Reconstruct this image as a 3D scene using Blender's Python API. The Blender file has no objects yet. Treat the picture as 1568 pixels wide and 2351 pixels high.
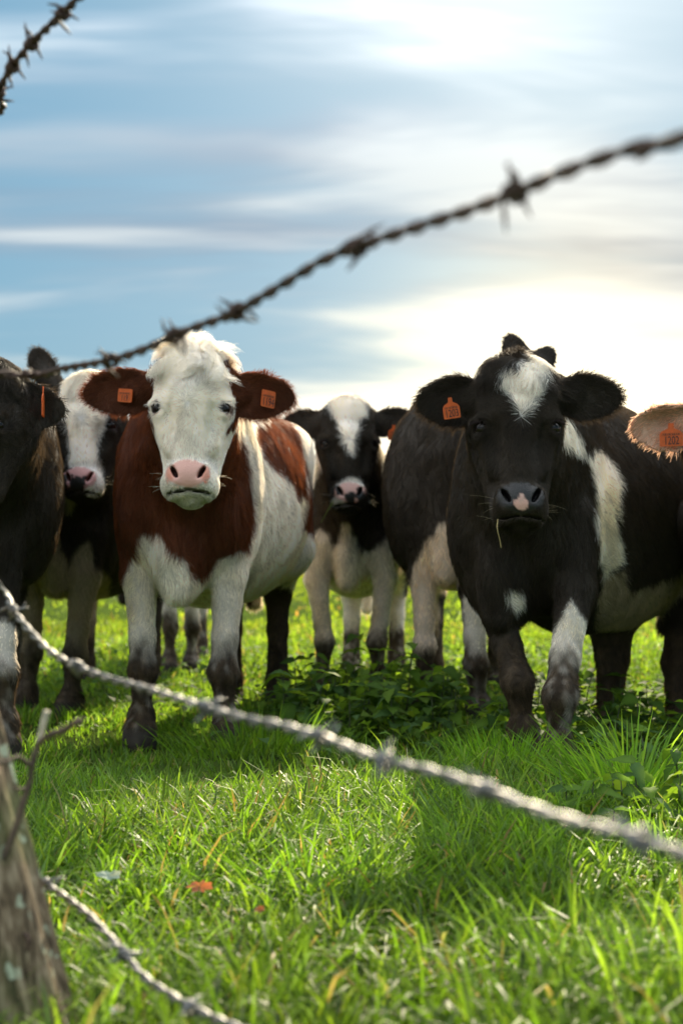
import bpy, math, random
import numpy as np
from mathutils import Vector, Matrix

RNG = np.random.default_rng(7)
random.seed(7)
scene = bpy.context.scene
COL = scene.collection

# ------------------------------------------------------------------ camera
FPX, CX, HY, CAMH = 3265.0, 784.0, 1310.0, 0.515     # photo measured at 1568 x 2351
cam_d = bpy.data.cameras.new('camera')
cam = bpy.data.objects.new('camera', cam_d); COL.objects.link(cam)
cam.location = (0, 0, CAMH); cam.rotation_euler = (math.radians(90), 0, 0)
cam_d.sensor_fit = 'VERTICAL'; cam_d.sensor_height = 36; cam_d.sensor_width = 24
cam_d.lens = FPX / 2351 * 36
cam_d.shift_y = (HY - 2351 / 2) / 2351
cam_d.clip_start = 0.05; cam_d.clip_end = 3000
cam_d.dof.use_dof = True; cam_d.dof.focus_distance = 3.0; cam_d.dof.aperture_fstop = 4.3
scene.camera = cam

def P(px, py, y):                     # photo pixel + distance -> world point
    return np.array([(px - CX) / FPX * y, y, CAMH - (py - HY) / FPX * y])
def proj(V):
    return CX + FPX * V[:, 0] / V[:, 1], HY - FPX * (V[:, 2] - CAMH) / V[:, 1]

# ------------------------------------------------------------------ sky, sun, exposure
SUN_AZ, SUN_EL = math.radians(8.5), math.radians(30.0)
w = bpy.data.worlds.new('World'); scene.world = w; w.use_nodes = True
def build_world():
    nt = w.node_tree; N = nt.nodes; L = nt.links; N.clear()
    def n(t, **k):
        o = N.new(t)
        for a, b in k.items(): setattr(o, a, b)
        return o
    def val(x, i):
        if isinstance(x, (int, float)): i.default_value = x
        elif isinstance(x, tuple): i.default_value = x if len(x) == len(i.default_value) else x + (1,)
        else: L.new(x, i)
    def m(op, a, b=0.0, c=0.0):
        o = n('ShaderNodeMath', operation=op)
        val(a, o.inputs[0]); val(b, o.inputs[1]); val(c, o.inputs[2]); return o.outputs[0]
    def vm(op, a, b=None, out=0):
        o = n('ShaderNodeVectorMath', operation=op); val(a, o.inputs[0])
        if b is not None: val(b, o.inputs[1])
        return o.outputs[out]
    def mix(f, a, b):
        o = n('ShaderNodeMix', data_type='RGBA'); val(f, o.inputs[0]); val(a, o.inputs[6]); val(b, o.inputs[7]); return o.outputs[2]
    def ramp(x, a, b):
        o = n('ShaderNodeMapRange', interpolation_type='SMOOTHSTEP'); val(x, o.inputs[0]); o.inputs[1].default_value = a; o.inputs[2].default_value = b
        return o.outputs[0]
    tc = n('ShaderNodeTexCoord'); d = vm('NORMALIZE', tc.outputs['Generated'])
    sp = n('ShaderNodeSeparateXYZ'); L.new(d, sp.inputs[0]); x, y, z = sp.outputs
    zz = m('ADD', m('MAXIMUM', z, 0.0), 0.11)
    cb = n('ShaderNodeCombineXYZ'); val(m('DIVIDE', x, zz), cb.inputs[0]); val(m('DIVIDE', y, zz), cb.inputs[1])
    def noise(scale, detail, off, rough=.5, dist=.3, sq=(1, 1, 1)):
        v = vm('MULTIPLY', vm('ADD', cb.outputs[0], off), sq)
        o = n('ShaderNodeTexNoise'); L.new(v, o.inputs['Vector'])
        o.inputs['Scale'].default_value = scale; o.inputs['Detail'].default_value = detail
        o.inputs['Roughness'].default_value = rough; o.inputs['Distortion'].default_value = dist
        return o.outputs[0]
    sky = n('ShaderNodeTexSky', sky_type='NISHITA', sun_disc=False)
    sky.sun_elevation = SUN_EL; sky.sun_rotation = SUN_AZ
    sky.air_density = 1.3; sky.dust_density = 1.5; sky.ozone_density = 2.0
    # angle to the sun: clouds near it are lit through
    sd = (math.sin(SUN_AZ) * math.cos(SUN_EL), math.cos(SUN_AZ) * math.cos(SUN_EL), math.sin(SUN_EL))
    ca = m('MAXIMUM', vm('DOT_PRODUCT', d, sd, 1), 0.0)
    glow = m('POWER', ca, 90.0); glow2 = m('POWER', ca, 600.0)
    xy = vm('NORMALIZE', vm('MULTIPLY', d, (1.0, 1.0, 0.0)))
    azf = m('POWER', m('MAXIMUM', vm('DOT_PRODUCT', xy, (math.sin(SUN_AZ), math.cos(SUN_AZ), 0.0), 1), 0.0), 14.0)
    c1 = noise(0.62, 5, (19.05, 25.21, 3.64), .50, .6, (.55, 1.15, 1))
    c2 = noise(1.5, 4, (36.8, .67, 8.89), .52, .5, (.5, 1.5, 1))
    c3 = noise(0.5, 3, (28.16, 32.16, 7.23), .5, .3, (.7, 1, 1))
    cov = ramp(m('ADD', m('MULTIPLY', c1, .7), m('MULTIPLY', c2, .3)), .44, .58)
    light = ramp(m('ADD', m('MULTIPLY', c2, .55), m('MULTIPLY', c3, .45)), .43, .58)
    up = ramp(z, .24, .62)  # overhead cloud made brighter as added fill light for the cows' faces
    grey, white = (.98, 1.25, 1.62), (2.55, 2.8, 2.9)
    cloud = vm('ADD', mix(light, grey, white), mix(up, (0.0, 0.0, 0.0), (9.5, 9.5, 9.3)))
    blue = mix(.80, vm('MULTIPLY', sky.outputs[0], (.4, .4, .4)), (.12, .98, 1.66))
    base = mix(cov, blue, cloud)
    c4 = noise(1.1, 5, (8.05, 32.78, 5.88), .55, .4, (.45, 1.2, 1))
    lowz = m('ADD', z, m('MULTIPLY', m('SUBTRACT', c4, .5), .22))
    low = ramp(lowz, .18, .095)                 # bright clear strip of sky under the cloud deck
    strip = mix(azf, (3.5, 3.4, 3.2), (6.2, 5.5, 4.2))
    base = mix(m('MULTIPLY', low, m('ADD', m('MULTIPLY', azf, .45), .46)), base, strip)
    sc1 = n('ShaderNodeVectorMath', operation='SCALE'); sc1.inputs[0].default_value = (1.6, 1.55, 1.4); L.new(glow, sc1.inputs['Scale'])
    sc2 = n('ShaderNodeVectorMath', operation='SCALE'); sc2.inputs[0].default_value = (30.0, 27.0, 20.0); L.new(glow2, sc2.inputs['Scale'])
    # bright break in the cloud low over the field
    bd = (math.sin(math.radians(9.0)) * math.cos(math.radians(7.5)), math.cos(math.radians(9.0)) * math.cos(math.radians(7.5)), math.sin(math.radians(7.5)))
    sc3 = n('ShaderNodeVectorMath', operation='SCALE'); sc3.inputs[0].default_value = (2.6, 1.9, .75); L.new(m('POWER', m('MAXIMUM', vm('DOT_PRODUCT', d, bd, 1), 0.0), 170.0), sc3.inputs['Scale'])
    fin = vm('ADD', vm('ADD', vm('ADD', base, sc3.outputs[0]), sc1.outputs[0]), sc2.outputs[0])
    bg = n('ShaderNodeBackground'); bg.inputs[1].default_value = 0.10
    out = n('ShaderNodeOutputWorld'); L.new(fin, bg.inputs[0]); L.new(bg.outputs[0], out.inputs[0])
build_world()
w.cycles.sampling_method = 'MANUAL'; w.cycles.sample_map_resolution = 512

sun_d = bpy.data.lights.new('sun', 'SUN'); sun_d.energy = 3.8; sun_d.angle = math.radians(0.6); sun_d.color = (1.0, .85, .60)
sun = bpy.data.objects.new('sun', sun_d); COL.objects.link(sun)
sdir = Vector((math.sin(SUN_AZ) * math.cos(SUN_EL), math.cos(SUN_AZ) * math.cos(SUN_EL), math.sin(SUN_EL)))
sun.rotation_euler = sdir.to_track_quat('Z', 'Y').to_euler(); sun.location = (1.5, 9, 4)

vs = scene.view_settings
vs.view_transform = 'Standard'; vs.look = 'None'; vs.exposure = 1.58; vs.gamma = 1.0
scene.render.engine = 'CYCLES'
scene.cycles.use_denoising = True
try: scene.cycles.denoiser = 'OPENIMAGEDENOISE'
except Exception: pass
scene.cycles.max_bounces = 6; scene.cycles.diffuse_bounces = 3; scene.cycles.glossy_bounces = 2
scene.cycles.transmission_bounces = 4; scene.cycles.transparent_max_bounces = 8
scene.cycles.caustics_reflective = False; scene.cycles.caustics_refractive = False
scene.cycles_curves.shape = 'RIBBONS'

# ------------------------------------------------------------------ helpers
def tag(o, label=None, cat=None, group=None, kind=None):
    for k, v in (('label', label), ('category', cat), ('group', group), ('kind', kind)):
        if v: o[k] = v
    return o
def link(name, data, parent=None, mat=None, loc=None):
    o = bpy.data.objects.new(name, data); COL.objects.link(o)
    if loc is not None: o.location = loc
    if parent is not None:
        o.parent = parent; o.matrix_parent_inverse = Matrix.Translation(-parent.location)
    if mat is not None and data is not None:
        data.materials.clear() if len(data.materials) else None
        data.materials.append(mat)
    return o
def np_mesh(name, V, F, smooth=True, col=None, cname='Col'):
    """V (n,3), F (m,3|4) uniform polygon arrays"""
    me = bpy.data.meshes.new(name); V = np.asarray(V, np.float32); F = np.asarray(F, np.int32)
    me.vertices.add(len(V)); me.vertices.foreach_set('co', V.ravel())
    k = F.shape[1]
    me.loops.add(F.size); me.loops.foreach_set('vertex_index', F.ravel())
    me.polygons.add(len(F)); me.polygons.foreach_set('loop_start', np.arange(0, F.size, k, dtype=np.int32))
    me.polygons.foreach_set('use_smooth', np.full(len(F), smooth))
    me.update(calc_edges=True)
    if col is not None: set_col(me, col, cname)
    return me
def set_col(me, col, cname='Col', alpha=None):
    a = me.attributes.new(cname, 'FLOAT_COLOR', 'POINT')
    c = np.ones((len(col), 4), np.float32); c[:, :3] = col
    if alpha is not None: c[:, 3] = alpha
    a.data.foreach_set('color', c.ravel())
def raw_mesh(name, verts, faces, smooth=False):
    me = bpy.data.meshes.new(name); me.from_pydata([tuple(map(float, v)) for v in verts], [], faces)
    me.polygons.foreach_set('use_smooth', np.full(len(me.polygons), smooth)); me.update(); return me
def sstep(x, a, b):
    t = np.clip((x - a) / (b - a), 0, 1); return t * t * (3 - 2 * t)
_nk = {}
def noise(V, freq, seed=0, n=9):
    """cheap smooth noise in about -1..1"""
    key = (seed, n)
    if key not in _nk:
        r = np.random.default_rng(seed + 100); k = r.normal(size=(n, 3)); k /= np.linalg.norm(k, axis=1)[:, None]
        _nk[key] = (k * r.uniform(.6, 1.7, (n, 1)), r.uniform(0, 6.28, n))
    k, ph = _nk[key]
    return np.sin(np.asarray(V) @ (k.T * freq) + ph).sum(1) / (n ** .5) * .8

def material(name, rough=.6, col=(.5, .5, .5), attr=None, trans=0.0, trans_mul=(1, 1, 1), spec=.5, metal=0.0, noise_amt=0.0, noise_scale=60, bump=0.0, bump_scale=80, sheen=0.0, coat=0.0, rough_attr=False):
    m = bpy.data.materials.new(name); m.use_nodes = True; nt = m.node_tree; N, L = nt.nodes, nt.links
    b = N['Principled BSDF']; out = N['Material Output']
    b.inputs['Roughness'].default_value = rough; b.inputs['Metallic'].default_value = metal
    b.inputs['Specular IOR Level'].default_value = spec; b.inputs['Coat Weight'].default_value = coat
    if sheen: b.inputs['Sheen Weight'].default_value = sheen
    src = None
    if attr:
        a = N.new('ShaderNodeAttribute'); a.attribute_name = attr; src = a.outputs['Color']
    else:
        r = N.new('ShaderNodeRGB'); r.outputs[0].default_value = (*col, 1); src = r.outputs[0]
    if noise_amt:
        t = N.new('ShaderNodeTexNoise'); t.inputs['Scale'].default_value = noise_scale; t.inputs['Detail'].default_value = 6
        tc = N.new('ShaderNodeTexCoord'); L.new(tc.outputs['Object'], t.inputs['Vector'])
        mr = N.new('ShaderNodeMapRange'); L.new(t.outputs[0], mr.inputs[0]); mr.inputs[1].default_value = .3; mr.inputs[2].default_value = .7
        mr.inputs[3].default_value = 1 - noise_amt; mr.inputs[4].default_value = 1 + noise_amt
        v = N.new('ShaderNodeVectorMath'); v.operation = 'SCALE'; L.new(src, v.inputs[0]); L.new(mr.outputs[0], v.inputs['Scale']); src = v.outputs[0]
    L.new(src, b.inputs['Base Color'])
    if rough_attr: L.new(a.outputs['Alpha'], b.inputs['Roughness'])
    if bump:
        t = N.new('ShaderNodeTexNoise'); t.inputs['Scale'].default_value = bump_scale; t.inputs['Detail'].default_value = 5
        tc = N.new('ShaderNodeTexCoord'); L.new(tc.outputs['Object'], t.inputs['Vector'])
        bp = N.new('ShaderNodeBump'); bp.inputs['Strength'].default_value = bump; bp.inputs['Distance'].default_value = .004
        L.new(t.outputs[0], bp.inputs['Height']); L.new(bp.outputs[0], b.inputs['Normal'])
    if trans:
        tr = N.new('ShaderNodeBsdfTranslucent'); v = N.new('ShaderNodeVectorMath'); v.operation = 'MULTIPLY'
        L.new(src, v.inputs[0]); v.inputs[1].default_value = trans_mul; L.new(v.outputs[0], tr.inputs[0])
        mx = N.new('ShaderNodeMixShader'); mx.inputs[0].default_value = trans
        L.new(b.outputs[0], mx.inputs[1]); L.new(tr.outputs[0], mx.inputs[2]); L.new(mx.outputs[0], out.inputs[0])
    return m

def tube_mesh(name, pts, rad, seg=8, cap=True):
    """tube through points, radius per point"""
    pts = np.asarray(pts, float); n = len(pts); rad = np.broadcast_to(rad, (n,)).astype(float)
    T = np.gradient(pts, axis=0); T /= np.linalg.norm(T, axis=1)[:, None] + 1e-12
    ref = np.array([0, 0, 1.0]) if abs(T[0, 2]) < .8 else np.array([1.0, 0, 0])
    u = np.cross(T[0], ref); u /= np.linalg.norm(u); V = []
    for i in range(n):
        u = u - T[i] * (u @ T[i]); u /= np.linalg.norm(u); v = np.cross(T[i], u)
        for k in range(seg):
            a = 2 * math.pi * k / seg; V.append(pts[i] + rad[i] * (math.cos(a) * u + math.sin(a) * v))
    F = [(i * seg + k, i * seg + (k + 1) % seg, (i + 1) * seg + (k + 1) % seg, (i + 1) * seg + k) for i in range(n - 1) for k in range(seg)]
    if cap:
        F.append(tuple(range(seg))[::-1]); F.append(tuple((n - 1) * seg + k for k in range(seg)))
    return raw_mesh(name, V, F, True)

def smooth_path(pts, per=8):
    """Catmull-Rom"""
    p = np.asarray(pts, float); p = np.vstack([2 * p[0] - p[1], p, 2 * p[-1] - p[-2]]); out = []
    for i in range(1, len(p) - 2):
        for t in np.linspace(0, 1, per, endpoint=False):
            a, b, c, d = p[i - 1:i + 3]
            out.append(.5 * (2 * b + (c - a) * t + (2 * a - 5 * b + 4 * c - d) * t * t + (-a + 3 * b - 3 * c + d) * t ** 3))
    out.append(p[-2]); return np.array(out)

def ground_z(x, y):
    V = np.stack([x, y, np.zeros_like(x)], 1)
    return .018 * noise(V, 2.2, 3) + .012 * noise(V, 5.0, 4)

# ------------------------------------------------------------------ ground
def build_ground():
    ys = np.concatenate([np.linspace(-4, 12, 129), np.geomspace(12.4, 1500, 60)])
    xs = np.concatenate([-np.geomspace(8.3, 900, 40)[::-1], np.linspace(-8, 8, 97), np.geomspace(8.3, 900, 40)])
    X, Y = np.meshgrid(xs, ys); V = np.stack([X.ravel(), Y.ravel(), np.zeros(X.size)], 1)
    V[:, 2] = ground_z(V[:, 0], V[:, 1]) * np.clip(2 - V[:, 1] / 30, 0, 1)
    nx = len(xs); i = np.arange(len(ys) - 1)[:, None] * nx + np.arange(nx - 1)[None]
    F = np.stack([i, i + 1, i + nx + 1, i + nx], -1).reshape(-1, 4)
    me = np_mesh('ground', V, F)
    m = bpy.data.materials.new('pasture_soil_and_turf'); m.use_nodes = True; nt = m.node_tree; N, L = nt.nodes, nt.links
    b = N['Principled BSDF']; b.inputs['Roughness'].default_value = 1.0; b.inputs['Specular IOR Level'].default_value = 0.0
    tc = N.new('ShaderNodeTexCoord'); t = N.new('ShaderNodeTexNoise'); t.inputs['Scale'].default_value = 3; t.inputs['Detail'].default_value = 8
    L.new(tc.outputs['Object'], t.inputs['Vector']); cr = N.new('ShaderNodeValToRGB'); L.new(t.outputs[0], cr.inputs[0])
    cr.color_ramp.elements[0].position = .35; cr.color_ramp.elements[0].color = (.024, .036, .010, 1)
    cr.color_ramp.elements[1].position = .68; cr.color_ramp.elements[1].color = (.07, .11, .018, 1)
    L.new(cr.outputs[0], b.inputs['Base Color'])
    tag(link('ground', me, None, m), 'green pasture ground stretching to the horizon', None, None, 'structure')
build_ground()

# ------------------------------------------------------------------ implicit surfaces for the cows
def smin(a, b, k):
    h = np.maximum(k - np.abs(a - b), 0) / k; return np.minimum(a, b) - h * h * k * .25
def smax(a, b, k): return -smin(-a, -b, k)
def sd_cone(p, a, b, ra, rb):
    ba = b - a; l2 = float(ba @ ba) + 1e-12; pa = p - a
    h = np.clip((pa @ ba) / l2, 0, 1)
    q = pa - h[:, None] * ba
    return np.sqrt(np.einsum('ij,ij->i', q, q)) - (ra + (rb - ra) * h)
def sd_ell(p, c, R, r):
    q = (p - c) @ (R / r); k0 = np.sqrt(np.einsum('ij,ij->i', q, q)); q /= r; k1 = np.sqrt(np.einsum('ij,ij->i', q, q)) + 1e-9
    return k0 * (k0 - 1) / k1
def sd_ear(p, c, R, r, cup):
    q = (p - c) @ R; q = q.copy(); q[:, 1] += cup * (q[:, 2] ** 2) - .25 * cup * r[2] ** 2 + 1.2 * q[:, 0] ** 2
    # pointed a little towards the tip, broad towards the base
    q[:, 2] *= 1 + np.clip(q[:, 0] / r[0], -1, 1) * .16
    k0 = np.sqrt(((q / r) ** 2).sum(1)); k1 = np.sqrt(((q / (r * r)) ** 2).sum(1)) + 1e-9
    return k0 * (k0 - 1) / k1

BODY, LEG, HEAD, EAR = 0, 1, 2, 3
class Field:
    def __init__(s): s.p = []
    def cone(s, a, b, ra, rb, k=.05, g=BODY, sub=False): s.p.append(('c', (np.asarray(a, np.float32), np.asarray(b, np.float32), ra, rb), k, g, sub))
    def ell(s, c, r, R=None, k=.05, g=BODY, sub=False):
        s.p.append(('e', (np.asarray(c, np.float32), np.asarray(np.eye(3) if R is None else R, np.float32), np.asarray(r, np.float32)), k, g, sub))
    def ear(s, c, r, R, cup, k=.02): s.p.append(('r', (np.asarray(c, np.float32), np.asarray(R, np.float32), np.asarray(r, np.float32), cup), k, EAR, False))
    def __call__(s, p, groups=False):
        p = np.asarray(p, np.float32); d = np.full(len(p), 9., np.float32); g = np.full((4, len(p)), 9., np.float32)
        for t, a, k, gi, sub in s.p:
            if t == 'c': lo = np.minimum(a[0] - a[2], a[1] - a[3]); hi = np.maximum(a[0] + a[2], a[1] + a[3])
            else: e = np.abs(a[1]) @ a[2]; lo, hi = a[0] - e, a[0] + e
            mg = .13 if k > .06 else .10
            if t == 'r': mg = .12
            if sub: mg = .03
            lo = lo - mg; hi = hi + mg
            m = np.flatnonzero((p[:, 0] > lo[0]) & (p[:, 0] < hi[0]) & (p[:, 1] > lo[1]) & (p[:, 1] < hi[1]) & (p[:, 2] > lo[2]) & (p[:, 2] < hi[2]))
            if not len(m): continue
            di = {'c': sd_cone, 'e': sd_ell, 'r': sd_ear}[t](p[m], *a)
            if sub: d[m] = smax(d[m], -di, k)
            else:
                d[m] = smin(d[m], di, k)
                if groups: g[gi, m] = np.minimum(g[gi, m], di)
        return (d, g) if groups else d
    def bounds(s):
        lo, hi = np.full(3, 1e9), np.full(3, -1e9)
        for t, a, k, g, sub in s.p:
            if sub: continue
            if t == 'c':
                for q, r in ((a[0], a[2]), (a[1], a[3])): lo = np.minimum(lo, q - r); hi = np.maximum(hi, q + r)
            else:
                e = np.abs(a[1]) @ a[2]; lo = np.minimum(lo, a[0] - e); hi = np.maximum(hi, a[0] + e)
        return lo - .04, hi + .04

def axis(lo, hi, flo, fhi, coarse, fine):
    out = [lo]
    while out[-1] < hi:
        x = out[-1]; d = max(flo - x, x - fhi, 0); out.append(x + fine + (coarse - fine) * min(1, d / .12))
    return np.array(out, np.float32)

def polygonise(f, coarse, fine, flo, fhi):
    lo, hi = f.bounds(); S = 4
    ax = []
    for i in range(3):
        a = axis(lo[i], hi[i], flo[i], fhi[i], coarse, fine)
        r = (-(len(a) - 1)) % S
        if r: a = np.concatenate([a, a[-1] + coarse * np.arange(1, r + 1)]).astype(np.float32)
        ax.append(a)
    nx, ny, nz = map(len, ax)
    C = [a[::S] for a in ax]
    G = np.stack(np.meshgrid(*C, indexing='ij'), -1).reshape(-1, 3)
    dc = f(G).reshape(len(C[0]), len(C[1]), len(C[2]))
    mn = np.full(tuple(s - 1 for s in dc.shape), 9., np.float32); mx = -mn
    for i in (0, 1):
        for j in (0, 1):
            for k in (0, 1):
                q = dc[i:dc.shape[0] - 1 + i, j:dc.shape[1] - 1 + j, k:dc.shape[2] - 1 + k]
                mn = np.minimum(mn, q); mx = np.maximum(mx, q)
    dg = np.sqrt(np.diff(C[0])[:, None, None] ** 2 + np.diff(C[1])[None, :, None] ** 2 + np.diff(C[2])[None, None] ** 2)
    act = (mn < dg * .8) & (mx > -dg * .8)
    D = np.full((nx, ny, nz), 9., np.float32)
    inner = np.repeat(np.repeat(np.repeat(np.where(mx < 0, -9., 9.), S, 0), S, 1), S, 2); D[:-1, :-1, :-1] = inner
    M = np.zeros((nx, ny, nz), bool)
    A = np.repeat(np.repeat(np.repeat(act, S, 0), S, 1), S, 2)
    for i in (0, 1):
        for j in (0, 1):
            for k in (0, 1): M[i:nx - 1 + i, j:ny - 1 + j, k:nz - 1 + k] |= A
    I = np.argwhere(M)
    D[M] = f(np.stack([ax[0][I[:, 0]], ax[1][I[:, 1]], ax[2][I[:, 2]]], 1))
    # surface nets
    ins = D < 0
    cnt = np.zeros((nx - 1, ny - 1, nz - 1), np.int8)
    for i in (0, 1):
        for j in (0, 1):
            for k in (0, 1): cnt += ins[i:nx - 1 + i, j:ny - 1 + j, k:nz - 1 + k]
    cells = np.argwhere((cnt > 0) & (cnt < 8)); n = len(cells)
    vid = np.full((nx - 1, ny - 1, nz - 1), -1, np.int32); vid[tuple(cells.T)] = np.arange(n)
    co = [(i, j, k) for i in (0, 1) for j in (0, 1) for k in (0, 1)]
    cv = np.stack([D[cells[:, 0] + i, cells[:, 1] + j, cells[:, 2] + k] for i, j, k in co], 1)
    cv = np.clip(cv, -.2, .2)
    acc = np.zeros((n, 3), np.float32); num = np.zeros(n, np.float32)
    for a in range(8):
        for b in range(a + 1, 8):
            ca, cb = np.array(co[a]), np.array(co[b])
            if np.abs(ca - cb).sum() != 1: continue
            m = (cv[:, a] < 0) != (cv[:, b] < 0); t = np.where(m, cv[:, a] / (cv[:, a] - cv[:, b] + 1e-12), 0)
            q = ca[None] + t[:, None] * (cb - ca)[None]; acc += np.where(m[:, None], q, 0); num += m
    acc /= num[:, None]
    V = np.stack([ax[i][cells[:, i]] + acc[:, i] * (ax[i][cells[:, i] + 1] - ax[i][cells[:, i]]) for i in range(3)], 1)
    Q = []
    for a in range(3):
        b, c = (a + 1) % 3, (a + 2) % 3
        s0 = [slice(1, -1)] * 3; s0[a] = slice(0, -1); s1 = list(s0); s1[a] = slice(1, None)
        s0, s1 = tuple(s0), tuple(s1)
        x0, x1 = ins[s0], ins[s1]; E = np.argwhere(x0 != x1)
        flip = x1[tuple(E.T)]
        E = E + 1; E[:, a] -= 1
        def cell(db, dc_):
            q = E.copy(); q[:, b] += db; q[:, c] += dc_; return vid[tuple(q.T)]
        q = np.stack([cell(-1, -1), cell(0, -1), cell(0, 0), cell(-1, 0)], 1)
        q[flip] = q[flip][:, ::-1]; Q.append(q)
    Q = np.concatenate(Q); Q = Q[(Q >= 0).all(1)]
    def grad(V, e=.003):
        g = np.stack([f(V + np.eye(3, dtype=np.float32)[i] * e) - f(V - np.eye(3, dtype=np.float32)[i] * e) for i in range(3)], 1) / (2 * e)
        return g
    g = grad(V); gl = (g ** 2).sum(1) + .05
    step = np.clip(f(V) / gl, -fine * .6, fine * .6); V = V - g * step[:, None]
    nrm = g / (np.linalg.norm(g, axis=1)[:, None] + 1e-9)
    return V.astype(np.float32), Q, nrm

def rot(yaw=0, pitch=0, roll=0):
    return np.array(Matrix.Rotation(math.radians(yaw), 3, 'Z') @ Matrix.Rotation(math.radians(-pitch), 3, 'X') @ Matrix.Rotation(math.radians(roll), 3, 'Y'))

def poly_dist(u, v, poly):
    """signed distance (px), negative inside"""
    p = np.asarray(poly, float); d = np.full(len(u), 1e9); ins = np.zeros(len(u), bool)
    for (x0, y0), (x1, y1) in zip(p, np.roll(p, -1, 0)):
        ex, ey = x1 - x0, y1 - y0; wx, wy = u - x0, v - y0
        t = np.clip((wx * ex + wy * ey) / (ex * ex + ey * ey + 1e-9), 0, 1)
        d = np.minimum(d, (wx - ex * t) ** 2 + (wy - ey * t) ** 2)
        c = ((y0 > v) != (y1 > v)) & (u < ex * (v - y0) / (ey if abs(ey) > 1e-9 else 1e-9) + x0); ins ^= c
    return np.where(ins, -1, 1) * np.sqrt(d)

# ------------------------------------------------------------------ cow materials
MAT_SKIN = material('cow_hide', .75, attr='Col', spec=.35, rough_attr=True, bump=.55, bump_scale=330)
MAT_NOSE = MAT_SKIN
MAT_HAIR = material('cow_hair', .55, attr='hcol', trans=.38, trans_mul=(1.9, 1.7, 1.45), spec=.28)
MAT_EYE = material('eyeball', .12, (.010, .006, .005), spec=.35)
MAT_TAG = material('orange_tag_plastic', .45, (.75, .16, .03), trans=.35, trans_mul=(1.1, .9, .8), noise_amt=.12, noise_scale=90)
MAT_INK = material('tag_ink', .7, (.03, .02, .02))
MAT_LASH = material('eyelash', .6, (.5, .46, .42))
MAT_WHISK = material('whisker', .4, (.7, .68, .6), trans=.3)

def add_curves(name, root, mid_pts, radius, cols, mat, parent):
    """pts (n,k,3)"""
    n, k, _ = mid_pts.shape
    hc = bpy.data.hair_curves.new(name)
    hc.add_curves([k] * n)
    hc.attributes['position'].data.foreach_set('vector', mid_pts.astype(np.float32).ravel())
    a = hc.attributes.get('radius') or hc.attributes.new('radius', 'FLOAT', 'POINT')
    a.data.foreach_set('value', radius.astype(np.float32).ravel())
    c = hc.attributes.new('hcol', 'FLOAT_COLOR', 'POINT')
    cc = np.ones((n, k, 4), np.float32); cc[..., :3] = cols if cols.ndim == 3 else cols[:, None]
    c.data.foreach_set('color', cc.ravel())
    return link(name, hc, parent, mat)

def text_mesh(txt, size):
    cu = bpy.data.curves.new('lettering', 'FONT'); cu.body = txt; cu.size = size; cu.align_x = 'CENTER'; cu.align_y = 'CENTER'
    o = bpy.data.objects.new('tmp', cu); COL.objects.link(o)
    dg = bpy.context.evaluated_depsgraph_get(); me = bpy.data.meshes.new_from_object(o.evaluated_get(dg))
    bpy.data.objects.remove(o); bpy.data.curves.remove(cu); return me

WHITE = np.array([.86, .85, .81]); BLACK = np.array([.036, .028, .020]); RED = np.array([.150, .046, .018])
MUD = np.array([.070, .050, .031]); PINK = np.array([.72, .36, .29])

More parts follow.
